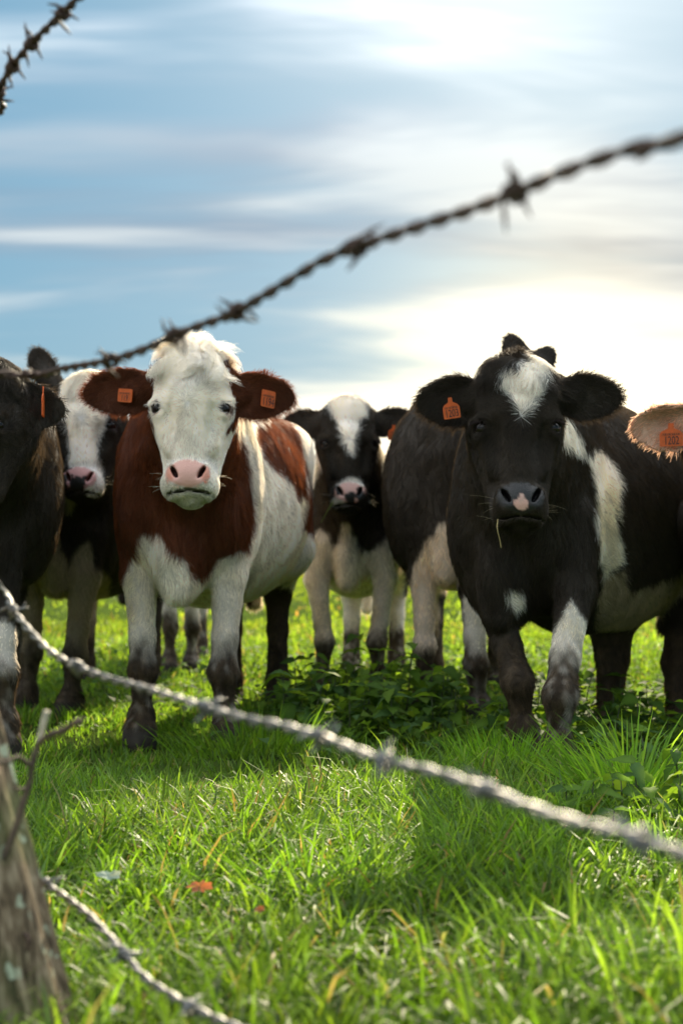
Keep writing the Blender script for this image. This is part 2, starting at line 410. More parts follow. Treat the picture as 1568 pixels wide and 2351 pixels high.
def make_cow(sp):
    f = Field(); H = sp['head']; s = H.get('s', 1.0)
    Mh = rot(H.get('yaw', 0), H.get('pitch', 14), H.get('roll', 0)); Ho = np.array(H['at'], float)
    wx = H.get('wx', .93)
    def hp(x, y, z): return Ho + Mh @ (np.array([x * wx, y, z]) * s)
    def hel(c, r, k=.03, sub=False, g=HEAD, R=None): f.ell(hp(*c), np.array(r) * s * np.array([wx, 1, 1]), Mh if R is None else Mh @ R, k * s, g, sub)
    def hco(a, b, ra, rb, k=.03, sub=False, g=HEAD): f.cone(hp(*a), hp(*b), ra * s, rb * s, k * s, g, sub)
    # --- trunk
    ch, ru = np.array(sp['chest'], float), np.array(sp['rump'], float)
    ax = ru - ch; axl = np.linalg.norm(ax[:2]); yawb = math.degrees(math.atan2(-ax[0], ax[1])); Rb = rot(yawb)
    wch, wba, hb = sp.get('wchest', .19), sp.get('wbarrel', .27), sp.get('hbody', .29)
    def bp(x, y, z, base=ch): return base + Rb @ np.array([x, y, z])
    f.ell(bp(0, .05, .00), (wch, .22, hb * .92), Rb, .08)
    f.ell(bp(0, axl * .30, -.01), (wch * 1.15, .32, hb), Rb, .12)
    mid = ch * .42 + ru * .58; f.ell(mid + np.array([0, 0, -.045]), (wba, axl * .46, hb * 1.02), Rb, .14)
    f.ell(ru + np.array([0, 0, .03]), (wba * .84, .27, hb * .82), Rb, .14)
    top = ch[2] + hb * .98
    f.cone(bp(0, .12, top - ch[2] - .05), bp(0, axl + .1, ru[2] + hb * .84 - ch[2] - .05), .05, .06, .12)
    f.ell(bp(0, .10, top - ch[2] - .11), (.09, .2, .12), Rb, .12)
    for q in (-1, 1):
        f.ell(bp(q * wch * .66, .02, -.04), (wch * .5, .15, hb * .78), Rb, .07)      # shoulder
        f.ell(bp(q * wba * .62, axl - .18, hb * .50 + ru[2] - ch[2]), (.06, .13, .05), Rb, .16)   # hook bone
    f.ell(bp(sp.get('brx', 0), -.10, -hb * .55), (wch * .42, .12, hb * .50), Rb, .07)     # brisket
    # --- neck
    nb_t = bp(0, .12, hb * .52); nb_b = bp(0, .0, -hb * .12)
    f.cone(hp(0, .13, .07), nb_t, .085 * s, .15, .08); f.cone(hp(0, .12, -.015), nb_b, .075 * s, .15, .07)
    f.cone((hp(0, .13, .07) + hp(0, .12, -.015)) / 2, (nb_t + nb_b) / 2, .09 * s, wch * .82, .08)
    f.cone(hp(0, .11, -.05), bp(0, -.13, -hb * .30), .030, .034, .035); f.cone(bp(0, -.13, -hb * .30), bp(sp.get('brx', 0), -.16, -hb * .92), .034, .030, .035)   # dewlap
    for q in (-1, 1):
        f.ell(bp(q * wch * .64, -.085, -.09), (.050, .060, .10), Rb, .05)                 # point of the shoulder
        f.cone(hp(q * .05, .12, -.03), bp(q * wch * .62, -.05, hb * .18), .03, .045, .03)   # neck fold
    # --- legs : lists of (point, radius)
    for leg in sp['legs']:
        for (a, ra), (b, rb) in zip(leg[:-1], leg[1:]): f.cone(a, b, ra, rb, .022, LEG)
    # --- tail
    tb = ru + Rb @ np.array([0, .25, hb * .62])
    f.cone(tb, tb + np.array([0, .06, -.25]), .028, .018, .04); f.cone(tb + np.array([0, .06, -.25]), tb + np.array([0, .05, -.62]), .018, .03, .03)
    # --- head
    mw = H.get('mw', 1.0)
    hel((0, .085, .065), (.099, .085, .112)); hel((0, .035, .065), (.094, .05, .115))
    hel((0, .075, .130), (.074, .06, .055), .05)
    hco((0, .055, .0), (0, .050, -.15), .076, .060, .05)
    hco((0, .030, .02), (0, .018, -.14), .045, .040, .04)
    for q in (-1, 1):
        hel((q * .080, .050, .008), (.030, .045, .036), .03)
        hco((q * .050, .125, .015), (q * .034, .085, -.15), .055, .042, .04)
        hel((q * .046 * mw, .034, -.203), (.036 * mw, .052, .042), .025)
        hco((q * .064, .010, .024), (q * .106, .024, .019), .010, .009, .014)        # brow and upper lid
        hco((q * .074, .006, -.014), (q * .102, .020, -.014), .006, .006, .010)       # lower lid
        hco((q * .078, .040, -.030), (q * .058, .020, -.110), .014, .012, .03)        # facial crest
    for q in (-1, 1): hel((q * .060, -.012, -.060), (.016, .022, .055), .03, True); hel((q * .074, .002, -.146), (.014, .03, .026), .03, True)
    hel((0, .030, -.195), (.064 * mw, .060, .050), .025)
    hel((0, .058, -.238), (.040, .042, .023), .012)
    hel((0, -.010, -.184), (.052, .024, .036), .014)
    for q in (-1, 1):
        hel((q * .047, -.004, -.186), (.016, .022, .030), .012)                        # nostril wings
        hel((q * .033, -.012, -.207), (.013, .018, .012), .012)
    for q in (-1, 1):
        Ry = np.array(Matrix.Rotation(q * .50, 3, 'Y'))
        hel((q * .0385, -.022, -.182), (.0072, .024, .0215), .004, True, HEAD, Ry)
        hel((q * .0985, .008, .002), (.021, .021, .0142), .005, True)                  # eye opening
    for q in (-1, 1): hel((q * .030, .010, -.2300), (.034, .060, .0030), .003, True, HEAD, np.array(Matrix.Rotation(q * .10, 3, 'Y')))   # mouth line
    # --- ears
    ears = []
    for q, e in zip((-1, 1), H['ears']):
        if e is None: continue
        out = np.array(e['dir'], float); out /= np.linalg.norm(out)
        nrm = np.array(e.get('nrm', (0, -1, 0)), float); nrm -= out * (nrm @ out); nrm /= np.linalg.norm(nrm)
        R = np.stack([out, -nrm, np.cross(out, -nrm)], 1)
        if R[2, 2] < 0: R[:, 2] *= -1
        base = hp(q * .075, .075, .105); Lh, Wh = e.get('L', .085) * s, e.get('W', .058) * s
        c = base + out * (Lh + .028 * s) if 'at' not in e else np.array(e['at'], float)
        f.ear(c, (Lh, .011, Wh), R, e.get('cup', 5.0)); f.cone(base, c - out * Lh * .62, .030 * s, .026 * s, .03, EAR)
        ears.append((c, R, out, Lh, Wh, e))
    # --- surface
    lo = np.minimum.reduce([hp(0, 0, 0) - .20] + [c - .10 for c, *_ in ears]); hi = np.maximum.reduce([hp(0, 0, 0) + .22] + [c + .10 for c, *_ in ears])
    lo[1] = hp(0, 0, 0)[1] - .16; hi[1] = hp(0, 0, 0)[1] + .10; lo[2] = hp(0, 0, -.27)[2] - .02
    V, Q, NR = polygonise(f, sp.get('coarse', .012), sp.get('fine', .0055), lo, hi)

    def colour(V, jitter=0.0):
        """coat colour at points: the animal's own markings, mud on the legs, muzzle skin"""
        d, g = f(V, True)
        L = (V - Ho) @ Mh / s / np.array([wx, 1, 1]); u, v = proj(V)
        if jitter: u = u + RNG.normal(0, jitter, len(u)); v = v + RNG.normal(0, jitter, len(u))
        nz = noise(V, 26, 11) * 5 + noise(V, 70, 12) * 3
        col = np.tile(sp['base'], (len(V), 1)).astype(float)
        hd = (g[HEAD] < np.minimum(g[BODY], g[LEG]) + .004) & (g[HEAD] < g[EAR] + .004) & (L[:, 1] < .13); er = g[EAR] < np.minimum(g[HEAD], g[BODY])
        for c, poly, where in sp['marks']:
            m = sstep(poly_dist(u, v, poly) + nz * sp.get('ragged', 1), 5, -5)
            if where == 'head': m = m * hd
            elif where == 'body': m = m * (~hd & ~er)
            elif where == 'hind': m = m * (g[LEG] < g[BODY] + .05) * (V[:, 1] > ch[1] + .45)
            elif where == 'leg': m = m * (g[LEG] < g[BODY] + .05)
            col += (np.asarray(c) - col) * m[:, None]
        if 'headcol' in sp: col = np.where((hd & ~er)[:, None], np.asarray(sp['headcol']), col)
        if 'earcol' in sp: col = np.where(er[:, None], np.asarray(sp['earcol']), col)
        col *= (1 + .10 * noise(V, 14, 21) + .06 * noise(V, 60, 22))[:, None]
        # grime on white and mud on the lower legs
        zz = V[:, 2] + .024 * noise(V, 16, 31) + .020 * noise(V, 48, 32) + .012 * noise(V * np.array([1, 1, .35]), 150, 38)
        mud = sstep(zz, (sp.get('mudtop', .27) + .05), (sp.get('mudtop', .27) + .05) - .09) * (g[LEG] < .03) * np.clip(1.0 + .22 * noise(V, 130, 33) + .15 * noise(V, 47, 35), .35, 1)
        mc = MUD * (1 + .45 * np.clip(noise(V, 210, 34) + .7 * noise(V, 95, 36), -.8, 2.2))[:, None]
        col += (mc - col) * mud[:, None]
        st = sstep(noise(V, 9, 43) + .5 * noise(V, 31, 44), .45, 1.3) * (g[HEAD] > .05) * .5; col *= 1 - st[:, None] * np.array([.30, .36, .55])
        hoofm = sstep(V[:, 2], .062, .048) * (g[LEG] < .03); col += (np.array([.035, .030, .026]) - col) * hoofm[:, None] * .85
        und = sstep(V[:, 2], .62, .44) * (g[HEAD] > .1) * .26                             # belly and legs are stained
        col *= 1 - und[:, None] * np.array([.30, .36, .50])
        # muzzle skin
        front = hd & (L[:, 1] < .055)
        n2 = noise(L, 260, 41) * .004 + noise(L, 90, 42) * .004
        pad = np.sqrt(((L[:, 0]) / .060) ** 2 + ((L[:, 2] + .186) / .037) ** 2); padm = sstep(pad + n2 * 6, 1.06, .93) * front
        pc = np.tile(np.asarray(sp.get('nose', PINK), float), (len(V), 1))
        for (x, z, rx, rz, c) in sp.get('nosespots', ()):
            m = sstep(np.sqrt(((L[:, 0] - x) / rx) ** 2 + ((L[:, 2] - z) / rz) ** 2) + n2 * 30, 1.1, .9); pc += (np.asarray(c) - pc) * m[:, None]
        col += (pc - col) * padm[:, None]
        for q in (-1, 1):
            ca_, sa_ = math.cos(.5), math.sin(.5); dx, dz = L[:, 0] - q * .0385, L[:, 2] + .182
            a_, b_ = dx * ca_ - q * dz * sa_, q * dx * sa_ + dz * ca_
            wing = sstep(np.sqrt(((dx - q * .010) / .014) ** 2 + ((dz + .004) / .026) ** 2), 1.1, .7) * front
            col += (np.asarray(sp.get('wing', pc)) - col) * wing[:, None] * .7
            nm = sstep(np.sqrt((a_ / .0078) ** 2 + (b_ / .0215) ** 2), 1.05, .80) * front
            col += (np.asarray(sp.get('nostril', (.05, .016, .010))) - col) * nm[:, None]
            em = sstep(np.sqrt(((L[:, 0] - q * .097) / .022) ** 2 + ((L[:, 2] - .001) / .0165) ** 2), 1.15, .8) * hd * (L[:, 1] < .06)
            col += (np.asarray(sp.get('eyerim_shade', (.30, .17, .13))) - col) * em[:, None]  # lid skin, darkened and widened to paint in eye-socket shade
        mo = sstep(np.abs(L[:, 2] + .2300 + .10 * (np.abs(L[:, 0]) - .030)), .006, .003) * front * (np.abs(L[:, 0]) < .058)
        col += (np.array([.05, .04, .03]) - col) * mo[:, None] * .8
        ch_ = sstep(L[:, 2], -.212, -.232) * front * sp.get('chinstain', 0)
        col += (np.array([.22, .22, .09]) - col) * ch_[:, None]
        return np.clip(col, .004, .9), L, g, hd, er, padm

    col, L, g, hd, er, padm = colour(V)
    root = bpy.data.objects.new('cow', None); COL.objects.link(root); root.location = (float(ch[0]), float(ch[1]), 0); root.empty_display_size = .2
    tag(root, sp['label'], 'cow', 'cows lined up behind the barbed wire')
    bm_ = np_mesh('body', V, Q, True); set_col(bm_, np.where((padm > .3)[:, None], col, col * np.array([.80, .74, .70])), 'Col', .8 - .48 * padm)
    link('body', bm_, root, MAT_SKIN)

    # --- eyes
    for q in (-1, 1):
        if sp.get('noeyes'): break
        c = hp(q * .0880, .0300, .002); me = bpy.data.meshes.new('eye')
        import bmesh
        bm = bmesh.new(); bmesh.ops.create_uvsphere(bm, u_segments=20, v_segments=14, radius=.0220 * s)
        for v_ in bm.verts: v_.co += Vector(c)
        for fc in bm.faces: fc.smooth = True
        bm.to_mesh(me); bm.free(); e = link('eye', me, root, MAT_EYE)
        lp = []
        for i in range(26):
            t = (i / 25 - .5) * 2; a = np.array([q * (.098 + t * .016), .006 + .006 * max(t, 0), .0135 - t * t * .007])
            dv = np.array([q * (.006 + .008 * t), -.011, -.002 + .002 * RNG.normal()]) * RNG.uniform(.9, 1.5)
            lp.append([hp(*a), hp(*(a + dv * .5 + [0, 0, .001])), hp(*(a + dv + [0, 0, -.004]))])
        lp = np.array(lp); add_curves('eyelashes', None, lp, np.tile([.0006, .0005, .0002], (len(lp), 1)), np.tile(sp.get('lash', (.6, .55, .5)), (len(lp), 1)), MAT_HAIR, root)

    # --- coat of hair
    nh = sp.get('hairs', 60000)
    if nh:
        T = np.concatenate([Q[:, [0, 1, 2]], Q[:, [0, 2, 3]]]); A, B, C = V[T[:, 0]], V[T[:, 1]], V[T[:, 2]]
        cr = np.cross(B - A, C - A); ar = np.linalg.norm(cr, axis=1) * .5; ctr = (A + B + C) / 3
        vd = np.array([0, 0, CAMH]) - ctr; vd /= np.linalg.norm(vd, axis=1)[:, None]
        tn = NR[T[:, 0]]; face = (tn * vd).sum(1)
        wgt = ar * np.where(face > -.35, 1.0, .22)
        th, te = hd[T[:, 0]], er[T[:, 0]]
        wgt *= np.where(th, sp.get('headdens', 7.0), np.where(te, 3.0, 1.0))
        wgt *= np.where(padm[T[:, 0]] > .3, 0, 1) * np.where(ctr[:, 2] < .055, 0, 1)
        for q in (-1, 1):
            ed = np.linalg.norm((L[T[:, 0]] - np.array([q * .099, .013, .002])) / np.array([.024, .03, .0165]), axis=1); wgt *= np.where(ed < 1, 0, 1)
        wgt *= np.where((np.abs(L[T[:, 0], 2] + .2300 + .10 * (np.abs(L[T[:, 0], 0]) - .030)) < .005) & th & (L[T[:, 0], 1] < .05), 0, 1)
        idx = RNG.choice(len(T), nh, p=wgt / wgt.sum())
        r1, r2 = np.sqrt(RNG.random(nh)), RNG.random(nh)
        b = np.stack([1 - r1, r1 * (1 - r2), r1 * r2], 1)
        pos = (V[T[idx]] * b[..., None]).sum(1); nn = (NR[T[idx]] * b[..., None]).sum(1); nn /= np.linalg.norm(nn, axis=1)[:, None] + 1e-9
        hc, hL, hg, hhd, her, hpad = colour(pos, 3.0)
        # lie of the coat
        flow = np.zeros((nh, 3)); flow[:] = Rb @ np.array([0, .75, -.75]); side = (pos - ch) @ Rb
        flow += np.outer(side[:, 0] * .8, Rb[:, 0])
        flow[hg[LEG] < .01] = (0, .1, -1)
        front_b = (nn @ Rb[:, 1] < -.5); flow[front_b & ~hhd] = (0, 0, -1)
        wz = .012; rad = np.stack([hL[:, 0] * 1.0, np.zeros(nh), hL[:, 2] - wz], 1); rl = np.linalg.norm(rad, axis=1)[:, None] + 1e-6
        hf = rad / rl; low = sstep(hL[:, 2], -.03, -.10)[:, None]; hf = hf * (1 - low) + np.stack([hL[:, 0] * 4, np.zeros(nh), -np.ones(nh)], 1) * low
        flow[hhd] = (hf @ Mh.T)[hhd]
        eid = np.zeros(nh, int); edge = np.zeros(nh)
        for (c, R, out, Lh, Wh, e) in ears:
            dd = (pos - c) @ R; m = her & (np.abs(dd[:, 0]) < Lh * 1.8) & (np.linalg.norm(pos - c, axis=1) < .16)
            fl = out * .8 + np.outer(dd[:, 2] / Wh, R[:, 2]) * .9 + np.array([0, 0, -.25]); flow[m] = fl[m]
            edge = np.where(m, np.clip(np.maximum(np.abs(dd[:, 2]) / Wh, np.abs(dd[:, 0]) / Lh), 0, 1), edge)
        cl = np.stack([noise(pos, 55, 51 + i) for i in range(3)], 1) * .42 + np.stack([noise(pos, 150, 61 + i) for i in range(3)], 1) * .34
        flow = flow / (np.linalg.norm(flow, axis=1)[:, None] + 1e-9) * np.where(hhd, np.clip(rl[:, 0] / .02, .1, 1), 1)[:, None] + cl + RNG.normal(0, .16, (nh, 3))
        flow -= nn * (flow * nn).sum(1)[:, None]; flow /= np.linalg.norm(flow, axis=1)[:, None] + 1e-9
        ln = np.full(nh, sp.get('len', .026)); ln = np.where(hg[LEG] < hg[BODY] + .02, np.clip(.014 + (pos[:, 2] - .35) * .06, .014, sp.get('len', .026)), ln); ln = np.where(pos[:, 2] < .24, .017, ln)
        topl = hL[:, 2]
        hl = np.where(topl > .115, sp.get('poll', .03), np.where(topl > -.02, .019, np.where(topl > -.12, .014, .009)))
        ln = np.where(hhd, hl, ln); ln = np.where(her, sp.get('earlen', .012) * (1 + 1.0 * edge), ln)
        ln *= RNG.uniform(.6, 1.25, nh) * (1 + .25 * noise(pos, 45, 57)); lift = np.where(hhd, .34, .33); lift = np.where(her, .25 + .25 * edge, lift) + .10 * RNG.random(nh)
        pollm = (hhd & (topl > .115)) | ((topl > .12) & (topl < .25) & (np.abs(hL[:, 0]) < .09) & (hL[:, 1] < .16) & (hL[:, 1] > -.1) & ~her)
        ln = np.where(pollm, sp.get('poll', .03) * RNG.uniform(.6, 1.2, nh), ln); lift = np.where(pollm, .42, lift)
        pf = (np.stack([hL[:, 0] * 7 + .5 * noise(pos, 40, 77), -.7 - .4 * noise(pos, 45, 78), -.75 + .3 * noise(pos, 50, 79)], 1)) @ Mh.T + RNG.normal(0, .15, (nh, 3)); pf -= nn * (pf * nn).sum(1)[:, None]
        flow = np.where(pollm[:, None], pf / (np.linalg.norm(pf, axis=1)[:, None] + 1e-9), flow)
        K = 5; tt = np.linspace(0, 1, K); pts = np.zeros((nh, K, 3)); pts[:, 0] = pos - nn * .0008
        curl = sp.get('curl', .0); cv = np.stack([noise(pos, 75, 71 + i) for i in range(3)], 1)
        for k in range(1, K):
            bend = lift * (1 - .75 * tt[k]); d_ = flow * np.cos(bend)[:, None] + nn * np.sin(bend)[:, None] + np.array([0, 0, -.18]) * tt[k]
            if curl:
                ph = tt[k] * 5.5 + cv[:, 0] * 3
                d_ = d_ + pollm[:, None] * curl * (np.outer(np.cos(ph), Mh[:, 0]) * np.sign(cv[:, 1])[:, None] + np.outer(np.sin(ph), Mh[:, 2]) + cv * .5)
            pts[:, k] = pts[:, k - 1] + d_ * (ln / (K - 1))[:, None]
        r0 = sp.get('hr', .00055) * RNG.uniform(.7, 1.2, nh); rad = r0[:, None] * np.array([1, .95, .8, .55, .15])[None]
        hc = hc * (RNG.uniform(.72, 1.22, nh) * (1 + .13 * noise(pos, 85, 55) + .10 * noise(pos, 33, 56)))[:, None]
        dark = hc.mean(1) < .05; hc[dark] += RNG.random((dark.sum(), 1)) * np.array([.016, .010, .005])
        add_curves('coat', None, pts, rad, np.clip(hc, .003, .92), MAT_HAIR, root)
    # --- whiskers
    if sp.get('whisk'):
        wl = []
        for q in (-1, 1):
            for i in range(6):
                a = np.array([q * RNG.uniform(.055, .078) * mw, RNG.uniform(.0, .03), RNG.uniform(-.235, -.175)])
                dv = np.array([q * RNG.uniform(.025, .065), -.008, RNG.uniform(-.02, .012)])
                wl.append([hp(*a), hp(*(a + dv * .5)), hp(*(a + dv + [0, 0, -.004]))])
        wl = np.array(wl); add_curves('whiskers', None, wl, np.tile([.00022, .0002, .0001], (len(wl), 1)), np.tile(sp['whisk'], (len(wl), 1)), MAT_HAIR, root)
    # --- ear tags
    for (c, R, out, Lh, Wh, e) in ears:
        if 'tag' not in e: continue
        t = e['tag']; at = np.array(t['at'], float); nrm = np.array(t.get('nrm', (0, -1, 0)), float); nrm /= np.linalg.norm(nrm)
        up = np.array(t.get('up', (0, 0, 1)), float); up -= nrm * (up @ nrm); up /= np.linalg.norm(up); rt = np.cross(up, nrm)
        if t.get('cyl'):
            pass
        wd, hh = t.get('w', .050), t.get('h', .052)
        out2 = [(-.46, -.5), (.46, -.5), (.5, -.44), (.5, .18), (.40, .34), (.13, .50), (.11, .78), (-.11, .78), (-.13, .50), (-.40, .34), (-.5, .18), (-.5, -.44)]
        if t.get('plain'): out2 = [(-.44, -.5), (.44, -.5), (.5, -.42), (.5, .42), (.44, .5), (-.44, .5), (-.5, .42), (-.5, -.42)]
        vs_, fs = [], []
        nO = len(out2)
        for dz in (.0012, -.0012):
            for a, b_ in out2: vs_.append(at + rt * a * wd + up * b_ * hh + nrm * (dz - .02 * (a * wd) ** 2 * 10))
        fs.append(tuple(range(nO))); fs.append(tuple(range(nO, 2 * nO))[::-1]); fs += [(i, i + nO, (i + 1) % nO + nO, (i + 1) % nO) for i in range(nO)]
        to = link('ear_tag', raw_mesh('ear_tag', vs_, fs), root, MAT_TAG)
        if t.get('txt'):
            me = text_mesh(t['txt'], hh * .52); M4 = Matrix.Identity(4)
            for i in range(3): M4[i][0] = rt[i] * .82; M4[i][1] = up[i] * 1.25; M4[i][2] = nrm[i]; M4[i][3] = at[i] + nrm[i] * .0022 - up[i] * hh * .2
            me.transform(M4); o = link('lettering', me, None, MAT_INK); o.parent = to; o.matrix_parent_inverse = to.matrix_world.inverted() if False else Matrix.Translation(-root.location)
            o.matrix_parent_inverse = Matrix.Identity(4)
            bars = []; bf = []
            for i in range(13):                     # small bar code strip above the number
                x0 = -.40 + i * .062; wdt = .016 + .018 * ((i * 7) % 3) / 2; n0 = len(bars)
                for a, b_ in ((x0, .10), (x0 + wdt, .10), (x0 + wdt, .22), (x0, .22)): bars.append(at + rt * a * wd + up * b_ * hh + nrm * .0022)
                bf.append((n0, n0 + 1, n0 + 2, n0 + 3))
            o = link('bar_strip', raw_mesh('bar_strip', bars, bf), None, MAT_INK); o.parent = to
    return root

def front_leg(sh, elbow, knee, fet, hoof, k=1.0, up=1.0):
    hoof = np.array(hoof, float)
    return [(sh, .072 * up), (elbow, .046 * up), (np.array(elbow) * .35 + np.array(knee) * .65, .033 * k), (knee, .039 * k), (np.array(knee) * .65 + np.array(fet) * .35, .0250 * k), (np.array(fet) * .9 + np.array(knee) * .1, .026 * k), (fet, .033 * k),
            (np.array(fet) * .35 + hoof * .65 + np.array([0, -.015, 0]), .032 * k), (hoof + np.array([0, -.03, .035]), .042 * k), (hoof + np.array([0, -.035, .005]), .047 * k)]
def hind_leg(hip, stifle, hock, fet, hoof, k=1.0):
    hoof = np.array(hoof, float)
    return [(hip, .14 * k), (stifle, .11 * k), (np.array(stifle) * .35 + np.array(hock) * .65, .054 * k), (hock, .047 * k), (np.array(hock) * .6 + np.array(fet) * .4, .036 * k), (fet, .039 * k), (np.array(fet) * .4 + hoof * .6, .040 * k), (hoof + np.array([0, -.03, .02]), .050 * k)]
def auto_hind(rump, side, yaw, z=.40, w=.15, fwd=0.0):
    R = rot(yaw); r = np.array(rump, float)
    def q(x, y, zz): v = R @ np.array([x, y, 0]) + r; v[2] = zz; return v
    return hind_leg(q(side * w * .9, .0, r[2] - .02), q(side * w * 1.15, -.12 + fwd * .4, .60), q(side * w, .12 + fwd, z), q(side * w, .06 + fwd, .10), q(side * w, .03 + fwd, 0))

# ------------------------------------------------------------------ the herd
def G(px, y): p = P(px, 1310, y); p[2] = 0; return p
MUDW = (.42, .36, .27)

def cow_red():
    f = 4.2
    legs = [front_leg(P(335, 1190, 4.28), P(322, 1315, 4.25), P(330, 1540, f), P(325, 1645, 4.22), G(325, 4.22), 1.06, 1.12),
            front_leg(P(505, 1190, 4.28), P(525, 1315, 4.25), P(512, 1545, f), P(520, 1655, 4.22), G(525, 4.22), 1.06, 1.12)]
    rump = np.array([-.37, 5.35, .80])
    legs += [auto_hind(rump, 1, 2, .42, .13, -.05), auto_hind(rump, -1, 2, .42, .05, .10)]
    make_cow(dict(
        label='red-brown and white cow with a white curly-topped face and pink nose', base=RED, hairs=190000, fine=.0048, coarse=.011, hr=.00050,
        head=dict(at=P(437, 934, 3.75), yaw=0, pitch=10, s=1.0, mw=1.0, ears=[
            dict(at=P(277, 900, 3.86), dir=(-1, .12, -.02), nrm=(-.15, -1, -.1), L=.102, W=.062, tag=dict(at=P(288, 908, 3.835), nrm=(-.5, -1, 0), up=(.12, 0, 1), w=.046, h=.036, txt='119', plain=1)),
            dict(at=P(594, 910, 3.86), dir=(1, .12, -.03), nrm=(.15, -1, -.1), L=.098, W=.062, tag=dict(at=P(616, 916, 3.835), nrm=(.75, -1, 0), up=(.15, 0, 1), w=.044, h=.046, txt='1194', plain=1))]),
        chest=(-.465, 4.27, .765), rump=rump, wchest=.182, wbarrel=.30, hbody=.335, legs=legs,
        headcol=WHITE, earcol=RED * .9, poll=.050, curl=.75, lash=(.75, .72, .68), eyerim_shade=(.15, .08, .06), wing=(.66, .24, .15), chinstain=.28, whisk=(.7, .68, .6), len=.027, mudtop=.29,
        nose=(.74, .40, .33),
        marks=[(WHITE, [(240, 1420), (282, 1330), (300, 1290), (330, 1232), (365, 1226), (393, 1272), (428, 1288), (445, 1330), (478, 1330), (497, 1284), (585, 1262), (760, 1262), (760, 1760), (240, 1760)], 'body'),
               (WHITE, [(548, 700), (545, 960), (562, 1060), (578, 1140), (584, 1190), (572, 1265), (600, 1420), (800, 1420), (800, 700)], 'body'),
               (RED, [(585, 985), (628, 930), (662, 950), (690, 1030), (712, 1110), (735, 1200), (712, 1222), (692, 1212), (694, 1150), (650, 1096), (622, 1075), (604, 1040)], 'body'),
               (MUD, [(500, 1330), (600, 1330), (720, 1370), (720, 1700), (500, 1700)], 'hind')]))

def cow_right():
    legs = [front_leg(P(1120, 1200, 3.85), P(1118, 1330, 3.83), P(1188, 1565, 3.74), P(1200, 1675, 3.76), G(1205, 3.80), 1.05, 1.15),
            front_leg(P(1300, 1200, 3.80), P(1318, 1350, 3.75), P(1285, 1600, 3.60), P(1280, 1705, 3.62), G(1282, 3.64), 1.05, 1.12)]
    rump = np.array([1.06, 4.92, .72])
    legs += [hind_leg(P(1420, 1200, 4.75), P(1400, 1380, 4.62), P(1405, 1510, 4.60), P(1395, 1640, 4.58), G(1395, 4.55), 1.1),
             hind_leg(P(1600, 1180, 4.75), P(1600, 1370, 4.55), P(1560, 1520, 4.50), P(1560, 1660, 4.45), G(1560, 4.42), 1.15)]
    make_cow(dict(
        label='black cow with a white blaze on its forehead and orange ear tag 1203', base=BLACK, hairs=190000, fine=.0048, coarse=.011, hr=.00050,
        head=dict(at=P(1190, 977, 3.40), yaw=-2, pitch=13, s=.99, mw=.90, ears=[
            dict(at=P(1036, 922, 3.50), dir=(-1, .10, -.04), nrm=(.05, -1, -.1), L=.084, W=.062, tag=dict(at=P(1036, 942, 3.46), nrm=(0, -1, -.1), up=(-.15, 0, 1), w=.041, h=.040, txt='1203')),
            dict(at=P(1350, 912, 3.50), dir=(1, .10, -.01), nrm=(-.05, -1, -.1), L=.084, W=.056)]),
        chest=(.487, 3.88, .70), rump=rump, wchest=.160, wbarrel=.29, hbody=.335, legs=legs,
        poll=.045, curl=.45, lash=(.03, .02, .02), eyerim_shade=(.012, .010, .008), whisk=(.35, .30, .2), len=.026, mudtop=.30,
        nose=(.018, .016, .016), nostril=(.006, .005, .005), nosespots=[(0, -.205, .018, .012, (.70, .40, .33)), (0, -.192, .008, .010, (.55, .34, .28))],
        marks=[(WHITE, [(1143, 868), (1160, 842), (1190, 838), (1215, 800), (1236, 812), (1242, 850), (1234, 895), (1215, 930), (1199, 952), (1190, 930), (1170, 900)], 'head'),
               (WHITE, [(1286, 950), (1318, 985), (1352, 1035), (1360, 1025), (1405, 1062), (1428, 1105), (1412, 1200), (1432, 1292), (1385, 1335), (1368, 1230), (1362, 1120), (1340, 1060), (1300, 1020)], 'body'),
               (WHITE, [(1160, 1362), (1200, 1357), (1206, 1392), (1182, 1412)], 'body'),
               (WHITE, [(1310, 1372), (1347, 1430), (1345, 1500), (1335, 1780), (1225, 1780), (1232, 1560), (1262, 1470)], 'leg'),
               (MUDW, [(1375, 1320), (1440, 1300), (1450, 1360), (1530, 1330), (1570, 1300), (1570, 1360), (1480, 1450), (1370, 1440)], 'body')]))

